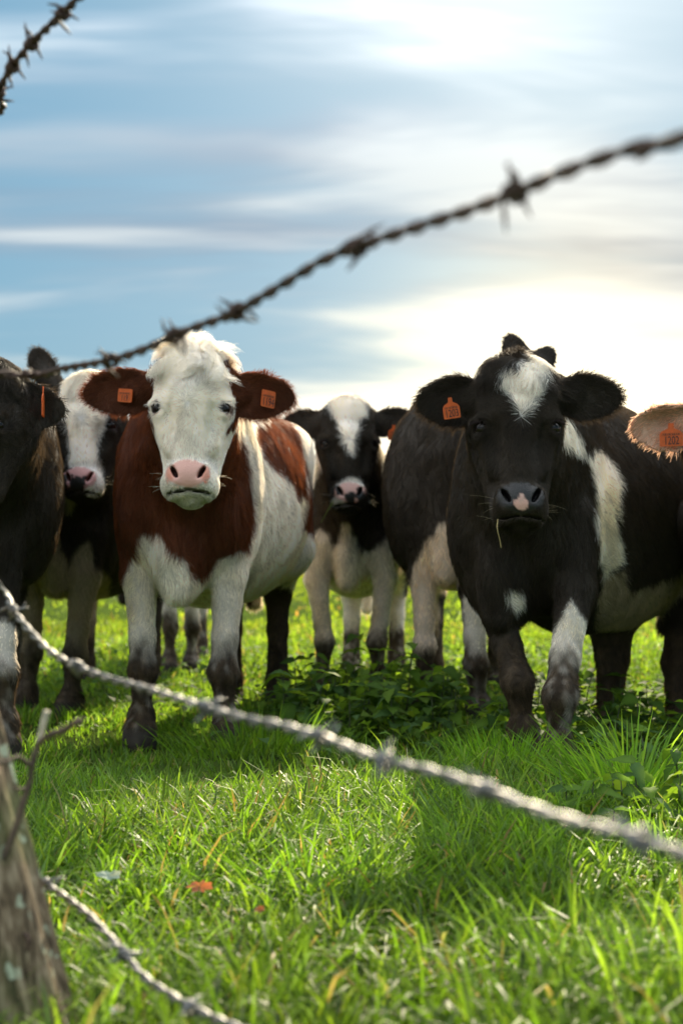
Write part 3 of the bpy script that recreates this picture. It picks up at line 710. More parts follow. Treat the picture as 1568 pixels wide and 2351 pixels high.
def cow_calf():
    legs = [front_leg(P(745, 1250, 5.75), P(728, 1330, 5.75), P(745, 1475, 5.7), P(740, 1555, 5.72), G(738, 5.74), .96, 1.0),
            front_leg(P(865, 1250, 5.75), P(885, 1330, 5.75), P(865, 1475, 5.65), P(868, 1550, 5.7), G(868, 5.70), .96, 1.0)]
    rump = np.array([.11, 6.85, .76])
    legs += [auto_hind(rump, 1, -4, .42, .15, .05), auto_hind(rump, -1, -4, .40, .06, -.1)]
    make_cow(dict(
        label='black-faced cow with white forehead triangle, white chest and grass in its mouth', base=BLACK, hairs=80000, fine=.0065, coarse=.013, hr=.0008,
        head=dict(at=P(802, 1018, 5.35), yaw=4, pitch=6, s=1.02, mw=.92, ears=[
            dict(at=P(700, 975, 5.46), dir=(-1, .1, .12), nrm=(-.2, -1, .1), L=.085, W=.055),
            dict(at=P(905, 970, 5.46), dir=(1, .1, .2), nrm=(.2, -1, .1), L=.085, W=.055, tag=dict(at=P(904, 997, 5.42), nrm=(.3, -1, 0), w=.045, h=.045, txt='1201'))]),
        chest=(.035, 5.85, .745), rump=rump, wchest=.140, wbarrel=.24, hbody=.30, legs=legs, poll=.03, len=.026, mudtop=.25,
        lash=(.03, .02, .02), eyerim_shade=(.02, .016, .014), whisk=(.4, .4, .35), nose=(.72, .42, .36), nostril=(.02, .015, .015),
        nosespots=[(0, -.206, .022, .020, (.02, .018, .018)), (.035, -.176, .012, .008, (.02, .02, .02)), (.045, -.20, .02, .02, (.02, .02, .02)), (-.048, -.18, .010, .02, (.02, .02, .02))],
        marks=[(WHITE, [(752, 925), (775, 905), (805, 902), (830, 915), (840, 935), (825, 975), (812, 1030), (806, 1040), (790, 1012), (774, 975)], 'head'),
               (WHITE, [(770, 1112), (800, 1100), (825, 1098), (832, 1112), (822, 1122), (775, 1125)], 'head'),
               (WHITE, [(760, 1148), (780, 1128), (792, 1150), (800, 1160), (770, 1162)], 'head'),
               (WHITE, [(690, 1245), (718, 1232), (736, 1208), (752, 1222), (764, 1246), (776, 1246), (788, 1208), (798, 1208), (804, 1240), (814, 1236), (822, 1262), (850, 1272), (880, 1245), (915, 1205), (940, 1400), (940, 1640), (680, 1640)], 'body'),
               (WHITE, [(712, 1020), (730, 1000), (735, 1070), (722, 1110), (705, 1100)], 'body'),
               (WHITE, [(868, 1000), (905, 985), (900, 1040), (885, 1100), (872, 1060)], 'body')]))

def cow_behind():
    legs = [front_leg(P(985, 1230, 5.05), P(972, 1320, 5.05), P(975, 1485, 5.02), P(972, 1590, 5.02), G(972, 5.04), .98, 1.1),
            front_leg(P(1085, 1250, 5.0), P(1085, 1340, 4.98), P(1092, 1530, 4.92), P(1098, 1620, 4.92), G(1100, 4.94), 1.04, 1.1)]
    rump = np.array([.52, 6.25, .86])
    legs += [auto_hind(rump, 1, -7, .42, .16, -.1), auto_hind(rump, -1, -7, .42, .12, .05)]
    make_cow(dict(
        label='black cow with a pinkish white chest patch, its head hidden behind the 1203-tagged cow', base=BLACK, hairs=80000, fine=.009, coarse=.012, hr=.0008,
        head=dict(at=P(1215, 925, 4.55), yaw=12, pitch=12, s=1.0, ears=[
            dict(at=P(1180, 806, 4.62), dir=(-.25, .1, 1), nrm=(.5, -1, .1), L=.060, W=.050),
            dict(at=P(1246, 828, 4.62), dir=(.6, .1, .8), nrm=(.2, -1, .1), L=.055, W=.040)]),
        chest=(.385, 5.12, .82), rump=rump, wchest=.20, wbarrel=.26, hbody=.345, legs=legs, poll=.03, len=.028, mudtop=.24, earlen=.006,
        lash=(.03, .02, .02), eyerim_shade=(.02, .016, .014), nose=(.02, .02, .02), nostril=(.01, .01, .01),
        marks=[(WHITE * np.array([1, .88, .8]), [(945, 1300), (975, 1240), (992, 1222), (1005, 1192), (1032, 1205), (1042, 1255), (1060, 1290), (1052, 1345), (1008, 1370), (1010, 1640), (930, 1640), (938, 1340)], 'body'),
               (WHITE, [(1062, 1370), (1082, 1335), (1125, 1410), (1135, 1660), (1050, 1660)], 'leg')]))

def cow_blaze():
    legs = [front_leg(P(85, 1240, 5.15), P(75, 1320, 5.15), P(72, 1500, 5.1), P(65, 1590, 5.1), G(62, 5.12), 1.0, 1.1),
            front_leg(P(190, 1230, 5.1), P(195, 1320, 5.08), P(172, 1510, 5.02), P(165, 1600, 5.02), G(165, 5.04), 1.08, 1.2)]
    rump = np.array([-1.02, 6.4, .80])
    legs += [auto_hind(rump, 1, 0, .42, .16), auto_hind(rump, -1, 0, .42, .14)]
    make_cow(dict(
        label='black cow with a broad white blaze down its face and a speckled pink nose', base=BLACK, hairs=90000, fine=.006, coarse=.013, hr=.0007,
        head=dict(at=P(192, 975, 4.75), yaw=-6, pitch=8, s=1.0, mw=.88, ears=[
            dict(at=P(98, 840, 4.90), dir=(-.42, .15, 1), nrm=(.25, -1, 0), L=.070, W=.045),
            dict(at=P(290, 905, 4.88), dir=(1, .15, .1), nrm=(.2, -1, 0), L=.08, W=.05)]),
        chest=(-1.02, 5.2, .76), rump=rump, wchest=.18, wbarrel=.27, hbody=.33, legs=legs, poll=.045, len=.026, mudtop=.25,
        lash=(.05, .04, .04), eyerim_shade=(.03, .02, .02), whisk=(.5, .5, .45), nose=(.68, .34, .32), nostril=(.10, .03, .02),
        nosespots=[(-.004, -.208, .030, .024, (.02, .018, .018)), (-.022, -.18, .006, .005, (.03, .02, .02)), (.024, -.187, .012, .006, (.03, .02, .02)), (-.008, -.188, .012, .005, (.03, .02, .02)), (-.06, -.2, .02, .03, (.02, .018, .018))],
        marks=[(WHITE, [(128, 880), (140, 845), (165, 822), (215, 822), (238, 860), (240, 960), (228, 1005), (226, 1040), (232, 1062), (238, 1135), (205, 1134), (180, 1080), (145, 1066), (158, 1040), (156, 990), (145, 960), (140, 920)], 'head'),
               ((.45, .40, .28), [(145, 1135), (180, 1130), (175, 1165), (155, 1180)], 'body'),
               (MUDW, [(60, 1330), (95, 1230), (128, 1215), (145, 1270), (160, 1290), (182, 1262), (205, 1240), (218, 1290), (250, 1320), (250, 1700), (30, 1700)], 'body')]))

def cow_edge():
    legs = [front_leg(P(-180, 1200, 4.0), P(-185, 1320, 4.0), P(-175, 1545, 3.95), P(-178, 1660, 3.95), G(-180, 3.98), 1.0, 1.1),
            front_leg(P(10, 1200, 4.0), P(5, 1330, 3.98), P(8, 1545, 3.90), P(14, 1660, 3.90), G(18, 3.92), 1.02, 1.1)]
    rump = np.array([-1.35, 5.2, .80])
    legs += [auto_hind(rump, 1, 8, .42, .16), auto_hind(rump, -1, 8, .42, .14)]
    make_cow(dict(
        label='black cow at the end of the row beside the leaning wooden post', base=BLACK, hairs=70000, fine=.0065, coarse=.013, hr=.0007,
        head=dict(at=P(-84, 975, 3.55), yaw=-26, pitch=10, s=1.0, ears=[
            dict(at=P(-220, 920, 3.68), dir=(-1, .15, 0), nrm=(-.2, -1, 0), L=.085, W=.06),
            dict(at=P(80, 936, 3.66), dir=(1, .05, -.12), nrm=(.1, -1, 0), L=.080, W=.062, tag=dict(at=P(100, 930, 3.63), nrm=(1, .10, 0), up=(-.22, 0, 1), w=.05, h=.06))]),
        chest=(-1.02, 4.1, .78), rump=rump, wchest=.18, wbarrel=.27, hbody=.33, legs=legs, poll=.03, len=.024, mudtop=.26,
        lash=(.03, .02, .02), eyerim_shade=(.02, .016, .014), nose=(.02, .02, .02), nostril=(.01, .01, .01),
        marks=[(WHITE, [(-60, 1440), (15, 1420), (40, 1450), (40, 1800), (-60, 1800)], 'leg')]))

def cow_tan():
    legs = [front_leg(P(1600, 1200, 4.25), P(1640, 1320, 4.25), P(1650, 1545, 4.2), P(1650, 1650, 4.2), G(1650, 4.2), 1.0, 1.1),
            front_leg(P(1800, 1200, 4.25), P(1830, 1320, 4.25), P(1820, 1545, 4.2), P(1820, 1650, 4.2), G(1820, 4.2), 1.0, 1.1)]
    rump = np.array([1.75, 5.3, .82])
    for l in legs: pass
    legs += [auto_hind(rump, 1, -18, .42, .16), auto_hind(rump, -1, -18, .42, .14)]
    make_cow(dict(
        label='cow past the black cow’s flank, showing a pale ear with orange tag 1202', base=BLACK, hairs=50000, fine=.0062, coarse=.014, hr=.0008,
        head=dict(at=P(1700, 1015, 3.72), yaw=4, pitch=10, s=1.0, ears=[
            dict(at=P(1527, 978, 3.80), dir=(-1, .10, -.06), nrm=(.35, -1, -.25), L=.095, W=.066, cup=11.0, tag=dict(at=P(1540, 1004, 3.77), nrm=(0, -1, 0), up=(-.03, 0, 1), w=.062, h=.048, txt='1202')),
            dict(at=P(1860, 960, 3.82), dir=(1, .10, -.05), nrm=(-.1, -1, 0), L=.085, W=.06)]),
        chest=(1.36, 4.2, .78), rump=rump, wchest=.18, wbarrel=.26, hbody=.33, legs=legs, poll=.03, len=.024, mudtop=.26,
        earlen=.011, earcol=(.66, .46, .35), headcol=(.05, .03, .02), lash=(.03, .02, .02), eyerim_shade=(.02, .016, .014), nose=(.02, .02, .02), nostril=(.01, .01, .01), marks=[]))

def cow_hidden():
    legs = [front_leg(P(392, 1300, 7.1), P(388, 1360, 7.1), P(392, 1440, 7.1), P(390, 1510, 7.1), G(390, 7.1), .95, 1.0),
            front_leg(P(440, 1300, 7.2), P(440, 1360, 7.2), P(442, 1440, 7.2), P(440, 1510, 7.2), G(440, 7.2), 1.0, 1.0)]
    rump = np.array([-.95, 8.2, .78])
    legs += [auto_hind(rump, 1, 8, .42, .14), auto_hind(rump, -1, 8, .42, .14)]
    make_cow(dict(
        label='cow standing behind the red-brown cow, only its muddy legs showing between that cow’s forelegs', base=BLACK, hairs=25000, fine=.014, coarse=.016, hr=.0014,
        head=dict(at=P(430, 1050, 6.75), yaw=0, pitch=10, s=.95, ears=[dict(dir=(-1, .15, .1)), dict(dir=(1, .15, .1))]),
        chest=(-.80, 7.2, .74), rump=rump, wchest=.16, wbarrel=.24, hbody=.31, legs=legs, poll=.03, len=.026, mudtop=.30,
        marks=[(WHITE, [(360, 1330), (480, 1330), (480, 1600), (360, 1600)], 'leg')]))

for fn in (cow_red, cow_right, cow_calf, cow_behind, cow_blaze, cow_edge, cow_tan, cow_hidden): fn()

# ------------------------------------------------------------------ grass
MAT_GRASS = material('grass_blade', .5, attr='Col', trans=.48, trans_mul=(1.75, 1.75, 1.0), spec=.16)
def blades(base, length, width, lean_dir, lean, bend, face, col, drop=1.0):
    """ribbons: 3 segments + tip.  all arrays of length n"""
    n = len(base); V = np.zeros((n, 7, 3)); c = np.zeros((n, 7, 3))
    d2 = np.stack([np.cos(lean_dir), np.sin(lean_dir)], 1); sd = np.stack([np.cos(face), np.sin(face), np.zeros(n)], 1)
    p = base.copy(); ang = lean.copy()
    for i in range(4):
        wv = width * (1.0, .92, .66, 0)[i]
        if i < 3:
            V[:, 2 * i] = p - sd * wv[:, None] * .5; V[:, 2 * i + 1] = p + sd * wv[:, None] * .5
            st = length * (.36, .34, .30)[i]
            p = p + np.concatenate([d2 * (np.sin(ang) * st)[:, None], (np.cos(ang) * st)[:, None]], 1)
            ang = ang + bend * (.6, 1.0, 1.0)[i]
        else: V[:, 6] = p
    c[:] = col[:, None]
    o = np.arange(n)[:, None] * 7
    T = np.concatenate([o + np.array(t)[None] for t in ((0, 1, 3), (0, 3, 2), (2, 3, 5), (2, 5, 4), (4, 5, 6))])
    return V.reshape(-1, 3), T, c.reshape(-1, 3)
GREENS = np.array([[.098, .190, .014], [.130, .235, .016], [.080, .150, .015], [.165, .255, .024], [.105, .180, .040], [.060, .115, .013]])
DRY = np.array([[.32, .24, .09], [.24, .17, .06], [.28, .26, .10]])
def grass_cols(n, V, dry=.04):
    c = GREENS[RNG.integers(0, len(GREENS), n)] * RNG.uniform(.6, 1.35, (n, 1))
    c = c * (1 + .22 * noise(V, 1.7, 81) + .22 * noise(V, 6.5, 84))[:, None]
    m = RNG.random(n) < dry; c[m] = DRY[RNG.integers(0, 3, m.sum())] * RNG.uniform(.6, 1.1, (m.sum(), 1)); return c
def scatter(n, y0, y1, k=.30, m=.25):
    y = np.sqrt(RNG.uniform(y0 * y0, y1 * y1, n)); x = RNG.uniform(-1, 1, n) * (k * y + m); return x, y
def weeds_at(x, y):
    """how much of the ground nettles cover (0..1)"""
    u = CX + FPX * x / y
    a = np.exp(-(((u - 840) / 230) ** 2 + ((y - 4.75) / .62) ** 2)); b = sstep(u, 1050, 1200) * sstep(y, 3.55, 3.8) * sstep(y, 6.2, 5.4) * .85
    return np.clip(np.maximum(a, b), 0, 1)
def build_grass():
    parts = []
    def zone(n, y0, y1, L0, L1, W0, W1, tufted, k=.30, m=.25, bend=(.1, .8)):
        nt = max(1, int(n * tufted / 38)); tx, ty = scatter(nt, y0, y1, k, m)
        ti = RNG.integers(0, nt, int(n * tufted)); tr = RNG.uniform(.02, .085, nt)[ti] * (1 + y0 * .04)
        a = RNG.uniform(0, 6.283, len(ti)); r = np.sqrt(RNG.random(len(ti)))
        x1, y1_ = tx[ti] + np.cos(a) * r * tr, ty[ti] + np.sin(a) * r * tr
        l1 = RNG.uniform(.75, 1.25, nt)[ti] * RNG.uniform(.6, 1.1, len(ti)); lean1 = r * .55 + RNG.uniform(0, .2, len(ti))
        x2, y2 = scatter(n - len(ti), y0, y1, k, m); a2 = RNG.uniform(0, 6.283, len(x2))
        x, y = np.concatenate([x1, x2]), np.concatenate([y1_, y2]); a = np.concatenate([a + RNG.normal(0, .5, len(a)), a2])
        ls = np.concatenate([l1, RNG.uniform(.45, .9, len(x2))]); lean = np.concatenate([lean1, RNG.uniform(.05, .6, len(x2))])
        keep = RNG.random(len(x)) > weeds_at(x, y) * .75; x, y, a, ls, lean = x[keep], y[keep], a[keep], ls[keep], lean[keep]; nn = len(x)
        base = np.stack([x, y, ground_z(x, y) - .004], 1)
        hgt = 1 + .35 * noise(base, 2.6, 82) + .38 * noise(base, 7, 83)
        ln = (L0 + (L1 - L0) * RNG.random(nn)) * ls * np.clip(hgt, .45, 1.7)
        wd = RNG.uniform(W0, W1, nn); be = RNG.uniform(bend[0], bend[1], nn) ** 1.3
        col = grass_cols(nn, base)
        # far blades brighter and yellower: the field's sunlit look put into their colour
        col = col * (1 + np.clip((y - 5) / 8, 0, 1)[:, None] * np.array([.55, .22, .1]))
        parts.append(blades(base, ln, wd, a, lean, be, a + 1.57 + RNG.normal(0, .7, nn), col))
    zone(84000, 1.15, 3.3, .055, .135, .0030, .0070, .72, .36, .42, bend=(.15, 1.15))
    zone(52000, 3.3, 6.5, .04, .08, .004, .0065, .55, .36, .42)
    zone(38000, 6.5, 14, .05, .11, .008, .014, .4, .34, .4)
    zone(26000, 14, 70, .06, .12, .02, .05, .3, .27, .5)
    zone(14000, 70, 260, .10, .18, .12, .3, .0, .26, .5)
    o = 0; Vs, Ts, Cs = [], [], []
    for V, T, C in parts: Vs.append(V); Ts.append(T + o); Cs.append(C); o += len(V)
    me = np_mesh('grass', np.concatenate(Vs), np.concatenate(Ts), True, np.concatenate(Cs))
    tag(link('grass', me, None, MAT_GRASS), 'lush green pasture grass in uneven tufts', 'grass', None, 'stuff')
build_grass()

def tuft(label, px, y, n, r, L, lean, width, colmul=(1, 1, 1), rx=None, dirx=0.0, bend=.35):
    c = G(px, y); a = RNG.uniform(0, 6.283, n); rr = np.sqrt(RNG.random(n)) * r
    x, yy = c[0] + np.cos(a) * rr * (rx or 1), c[1] + np.sin(a) * rr * .6
    base = np.stack([x, yy, ground_z(x, yy) - .004], 1); ln = L * RNG.uniform(.55, 1.1, n)
    cols = GREENS[RNG.integers(0, 4, n)] * RNG.uniform(.9, 1.5, (n, 1)) * np.array(colmul)
    V, T, C = blades(base, ln, RNG.uniform(width * .7, width * 1.2, n), np.where(RNG.random(n) < abs(dirx), 0 if dirx > 0 else math.pi, a) + RNG.normal(0, .3, n), rr / r * lean + RNG.uniform(0, .12, n), RNG.uniform(.02, bend, n), RNG.uniform(-.6, .6, n), cols)
    tag(link('grass_tuft', np_mesh('grass_tuft', V, T, True, C), None, MAT_GRASS), label, 'grass tuft', 'tall grass tufts')
tuft('upright clump of bright grass at the foot of the 1203-tagged cow’s forelegs', 1150, 3.42, 300, .095, .150, .40, .0048, (1.1, 1.2, 1), 1.1, -.25)
tuft('long arching grass clump growing among the nettles right of the upright clump', 1440, 2.95, 170, .07, .24, .75, .006, (1.1, 1.15, 1.2), 1.3, -.3, .6)
tuft('dark loose grass clump at the front edge of the large nettle patch', 600, 3.95, 200, .16, .16, .7, .004, (.75, .8, .8), 1.5, 0, .6)
tuft('wide grass clump with long bent blades near the fallen orange leaf', 730, 2.15, 120, .10, .15, .9, .005, (.85, .9, 1), 1.4, .3, .8)

# ------------------------------------------------------------------ nettles
MAT_LEAF = material('nettle_leaf', .75, attr='Col', trans=.45, trans_mul=(2.4, 2.1, 1.0), spec=.15)
MAT_STEM = material('nettle_stem', .6, (.07, .09, .03), trans=.2)
def leaf_mesh(name, L, W, droop, fold, col):
    n = 9; V = []; F = []; C = []
    for i in range(n + 1):
        t = i / n; w_ = W * (math.sin(math.pi * min(1, t ** .72)) * (1 - .25 * t)) * (1 + (.10 if i % 2 else -.10)); z = -droop * t * t * L
        w_ = max(w_, .0008); rz = .012 * math.sin(i * 2.1) * L
        V += [(0, t * L, z), (-w_, t * L - .04 * L, z + fold * w_ + rz), (w_, t * L - .04 * L, z + fold * w_ - rz)]
        C += [np.array(col) * 1.15, np.array(col), np.array(col) * .92]
    for i in range(n):
        a = 3 * i; F += [(a, a + 3, a + 4, a + 1), (a, a + 2, a + 5, a + 3)]
    me = np_mesh(name, V, F, True, np.array(C)); me.materials.append(MAT_LEAF); return me
LEAFC = [(.060, .120, .016), (.085, .160, .018), (.045, .095, .020), (.105, .175, .022), (.065, .130, .036)]
LEAVES = [leaf_mesh('leaf', RNG.uniform(.055, .085), RNG.uniform(.017, .026), RNG.uniform(.1, .6), RNG.uniform(.15, .5), c) for c in LEAFC for _ in range(3)]
def nettle(x, y, h, levels, label, group, big=1.0):
    z0 = float(ground_z(np.array([x]), np.array([y]))[0]); root = bpy.data.objects.new('nettle', None); COL.objects.link(root); root.location = (x, y, z0); root.empty_display_size = .05
    tag(root, label, 'nettle', group)
    lx, ly = RNG.normal(0, .16, 2); top = np.array([lx * h, ly * h, h])
    st = bpy.data.objects.new('stem', tube_mesh('stem', [(0, 0, -.01), tuple(top * .5 + np.array([lx * .02, 0, 0])), tuple(top)], [.003, .0024, .0012], 5)); COL.objects.link(st); st.parent = root; st.data.materials.append(MAT_STEM)
    a0 = RNG.uniform(0, 3)
    for i in range(levels):
        t = .25 + .75 * (i + 1) / levels; sc = big * (1.15 - .45 * t) * RNG.uniform(.85, 1.2)
        for q in (0, 1):
            o = bpy.data.objects.new('leaf', LEAVES[RNG.integers(0, len(LEAVES))]); COL.objects.link(o); o.parent = root
            o.location = tuple(top * t); o.scale = (sc, sc, sc)
            o.rotation_euler = (RNG.uniform(-.35, .45), RNG.normal(0, .25), a0 + i * 1.57 + q * 3.14 + RNG.normal(0, .25))
def build_nettles():
    lab = [('leafy nettle in the dark patch in front of the small black-faced cow', 'nettles in the middle patch'),
           ('leafy nettle growing around the hooves of the 1203-tagged cow', 'nettles round the right-hand cow'),
           ('broad-leaved nettle standing alone in the foreground grass', 'nettles in the near grass')]
    k = 0
    while k < 46:
        px = RNG.normal(850, 130); y = RNG.uniform(4.15, 5.35)
        if not 590 < px < 1120: continue
        p = G(px, y); hh = RNG.uniform(.13, .23) * (1.25 if 4.6 < y < 5.1 and abs(px - 850) < 90 else .9)
        where = 'tall nettle at the crest of the dark patch before the small black-faced cow' if hh > .22 else ('low nettle at the front edge of the dark patch, toward the wire' if y < 4.5 else ('nettle between the dark patch and the red-brown cow’s hind legs' if px < 740 else ('nettle between the dark patch and the chest-patched cow’s legs' if px > 950 else lab[0][0])))
        nettle(p[0], p[1], hh, int(RNG.integers(3, 6)), where, lab[0][1], 1.25); k += 1
    for j in range(54):
        px = RNG.uniform(1090, 1640); y = RNG.uniform(3.45, 5.4); p = G(px, y)
        if px < 1340 and y < 3.9: continue
        where = ('nettle behind the 1203-tagged cow’s forelegs, under its belly' if y < 4.9 else 'nettle in the sunlit weeds beyond the 1203-tagged cow’s hind legs') if y > 4.3 else ('nettle beside the forelegs of the 1203-tagged cow' if px < 1340 else 'nettle in front of the 1203-tagged cow’s muddy hind legs')
        nettle(p[0], p[1], RNG.uniform(.09, .18), int(RNG.integers(3, 5)), where, lab[1][1], 1.2)
    near = [('single nettle with drooping toothed leaves, left of the near nettle bunch', 1300, 2.62, .10, 4), ('nettle with the largest leaves in the near bunch below the pale wire', 1345, 2.58, .12, 4), ('short nettle tucked under the near bunch’s largest leaves', 1395, 2.50, .08, 3)]
    near += [('nettle in the near bunch at the field edge below the pale wire', px, y, h, l) for px, y, h, l in ((1440, 2.62, .11, 4), (1480, 2.72, .13, 4), (1510, 2.55, .11, 4), (1545, 2.64, .12, 4), (1570, 2.8, .14, 4), (1420, 2.78, .10, 3))]
    near += [('nettle behind the long arching grass clump', px, y, h, l) for px, y, h, l in ((1500, 3.15, .14, 4), (1545, 3.25, .15, 4), (1400, 3.3, .12, 4))]
    for lb, px, y, h, l in near:
        p = G(px, y); nettle(p[0], p[1], h, l, lb, lab[2][1], 1.05)
build_nettles()
def build_ground_cover():
    n = 5200; Vs = []; Fs = []; Cs = []
    x, y = scatter(26000, 3.4, 9.0, .28, .3); wv = np.maximum(weeds_at(x, y), .10 * (y > 5)); keep = RNG.random(len(x)) < wv; x, y = x[keep][:n], y[keep][:n]; n = len(x)
    L = RNG.uniform(.03, .06, n); W = L * RNG.uniform(.26, .38, n); a = RNG.uniform(0, 6.283, n); tilt = RNG.uniform(-.3, .9, n)
    d = np.stack([np.cos(a) * np.cos(tilt), np.sin(a) * np.cos(tilt), np.sin(tilt)], 1); s_ = np.stack([-np.sin(a), np.cos(a), RNG.normal(0, .25, n)], 1)
    b = np.stack([x, y, ground_z(x, y) + RNG.uniform(.01, .085, n)], 1)
    V = np.stack([b, b + d * (L * .4)[:, None] - s_ * W[:, None] + [0, 0, .006], b + d * (L * .45)[:, None], b + d * (L * .4)[:, None] + s_ * W[:, None] + [0, 0, .006], b + d * L[:, None] - np.array([0, 0, .008])], 1)
    o = np.arange(n)[:, None] * 5; T = np.concatenate([o + np.array(t)[None] for t in ((0, 2, 1), (0, 3, 2), (1, 2, 4), (2, 3, 4))])
    c = np.array(LEAFC)[RNG.integers(0, 5, n)] * RNG.uniform(.8, 1.4, (n, 1)); c = np.repeat(c[:, None], 5, 1)
    tag(link('low_weeds', np_mesh('low_weeds', V.reshape(-1, 3), T, True, c.reshape(-1, 3)), None, MAT_LEAF), 'low leafy weeds carpeting the ground between the cows', 'weeds', None, 'stuff')
build_ground_cover()

# ------------------------------------------------------------------ fence post
def wood_mat():
    m = bpy.data.materials.new('weathered_post_wood'); m.use_nodes = True; nt = m.node_tree; N, L = nt.nodes, nt.links
    b = N['Principled BSDF']; b.inputs['Roughness'].default_value = .85; b.inputs['Specular IOR Level'].default_value = .2
    tc = N.new('ShaderNodeTexCoord'); mp = N.new('ShaderNodeMapping'); mp.inputs['Scale'].default_value = (1, 1, .09); L.new(tc.outputs['Object'], mp.inputs[0])
    def nz(sc, src, det=6):
        t = N.new('ShaderNodeTexNoise'); t.inputs['Scale'].default_value = sc; t.inputs['Detail'].default_value = det; L.new(src, t.inputs['Vector']); return t.outputs[0]
    def ramp(x, stops):
        r = N.new('ShaderNodeValToRGB'); L.new(x, r.inputs[0]); e = r.color_ramp.elements
        while len(e) < len(stops): e.new(.5)
        for i, (p_, c_) in enumerate(stops): e[i].position = p_; e[i].color = (*c_, 1)
        return r.outputs[0]
    grain = ramp(nz(150, mp.outputs[0]), [(.34, (.035, .024, .015)), (.50, (.16, .115, .07)), (.68, (.34, .27, .18))])
    alg = ramp(nz(9, tc.outputs['Object']), [(.48, (0, 0, 0)), (.66, (1, 1, 1))]); lic = ramp(nz(34, tc.outputs['Object'], 3), [(.63, (0, 0, 0)), (.68, (1, 1, 1))])
    def mix(f_, a, c_, k):
        x = N.new('ShaderNodeMix'); x.data_type = 'RGBA'; mu = N.new('ShaderNodeMath'); mu.operation = 'MULTIPLY'; L.new(f_, mu.inputs[0]); mu.inputs[1].default_value = k
        L.new(mu.outputs[0], x.inputs[0]); L.new(a, x.inputs[6]); x.inputs[7].default_value = (*c_, 1); return x.outputs[2]
    c = mix(alg, grain, (.12, .15, .05), .55); c = mix(lic, c, (.45, .50, .36), .8); L.new(c, b.inputs['Base Color'])
    bp = N.new('ShaderNodeBump'); bp.inputs['Strength'].default_value = .9; bp.inputs['Distance'].default_value = .004; L.new(nz(150, mp.outputs[0]), bp.inputs['Height']); L.new(bp.outputs[0], b.inputs['Normal'])
    return m
MAT_WOOD = wood_mat()
POST_B = np.array([-.338, 1.49, -.05]); POST_T = np.array([-.668, 1.58, 1.22])
def post_at(z): t = (z - POST_B[2]) / (POST_T[2] - POST_B[2]); return POST_B + (POST_T - POST_B) * t
def build_post():
    seg, rows = 72, 60; V = []; F = []
    for i in range(rows + 1):
        t = i / rows; c = POST_B + (POST_T - POST_B) * t
        for k in range(seg):
            a = 6.2832 * k / seg; q = np.array([[math.cos(a) * 3, math.sin(a) * 3, t * 1.2]])
            r = .080 * (1.06 - .22 * t) * (1 + .05 * noise(q, 1.0, 91)[0] + .035 * noise(q * np.array([[1, 1, .25]]), 4.5, 92)[0] - .03 * max(0, noise(q * np.array([[1, 1, .18]]), 9.0, 93)[0]))
            V.append(c + np.array([math.cos(a) * r, math.sin(a) * r, (.012 * noise(q, 3, 94)[0]) if i == rows else 0]))
    for i in range(rows):
        for k in range(seg): F.append((i * seg + k, i * seg + (k + 1) % seg, (i + 1) * seg + (k + 1) % seg, (i + 1) * seg + k))
    F.append(tuple(rows * seg + k for k in range(seg)))
    o = link('fence_post', raw_mesh('fence_post', V, F, True), None, MAT_WOOD)
    tag(o, 'leaning weathered wooden fence post with lichen on its grain', 'fence post')
build_post()

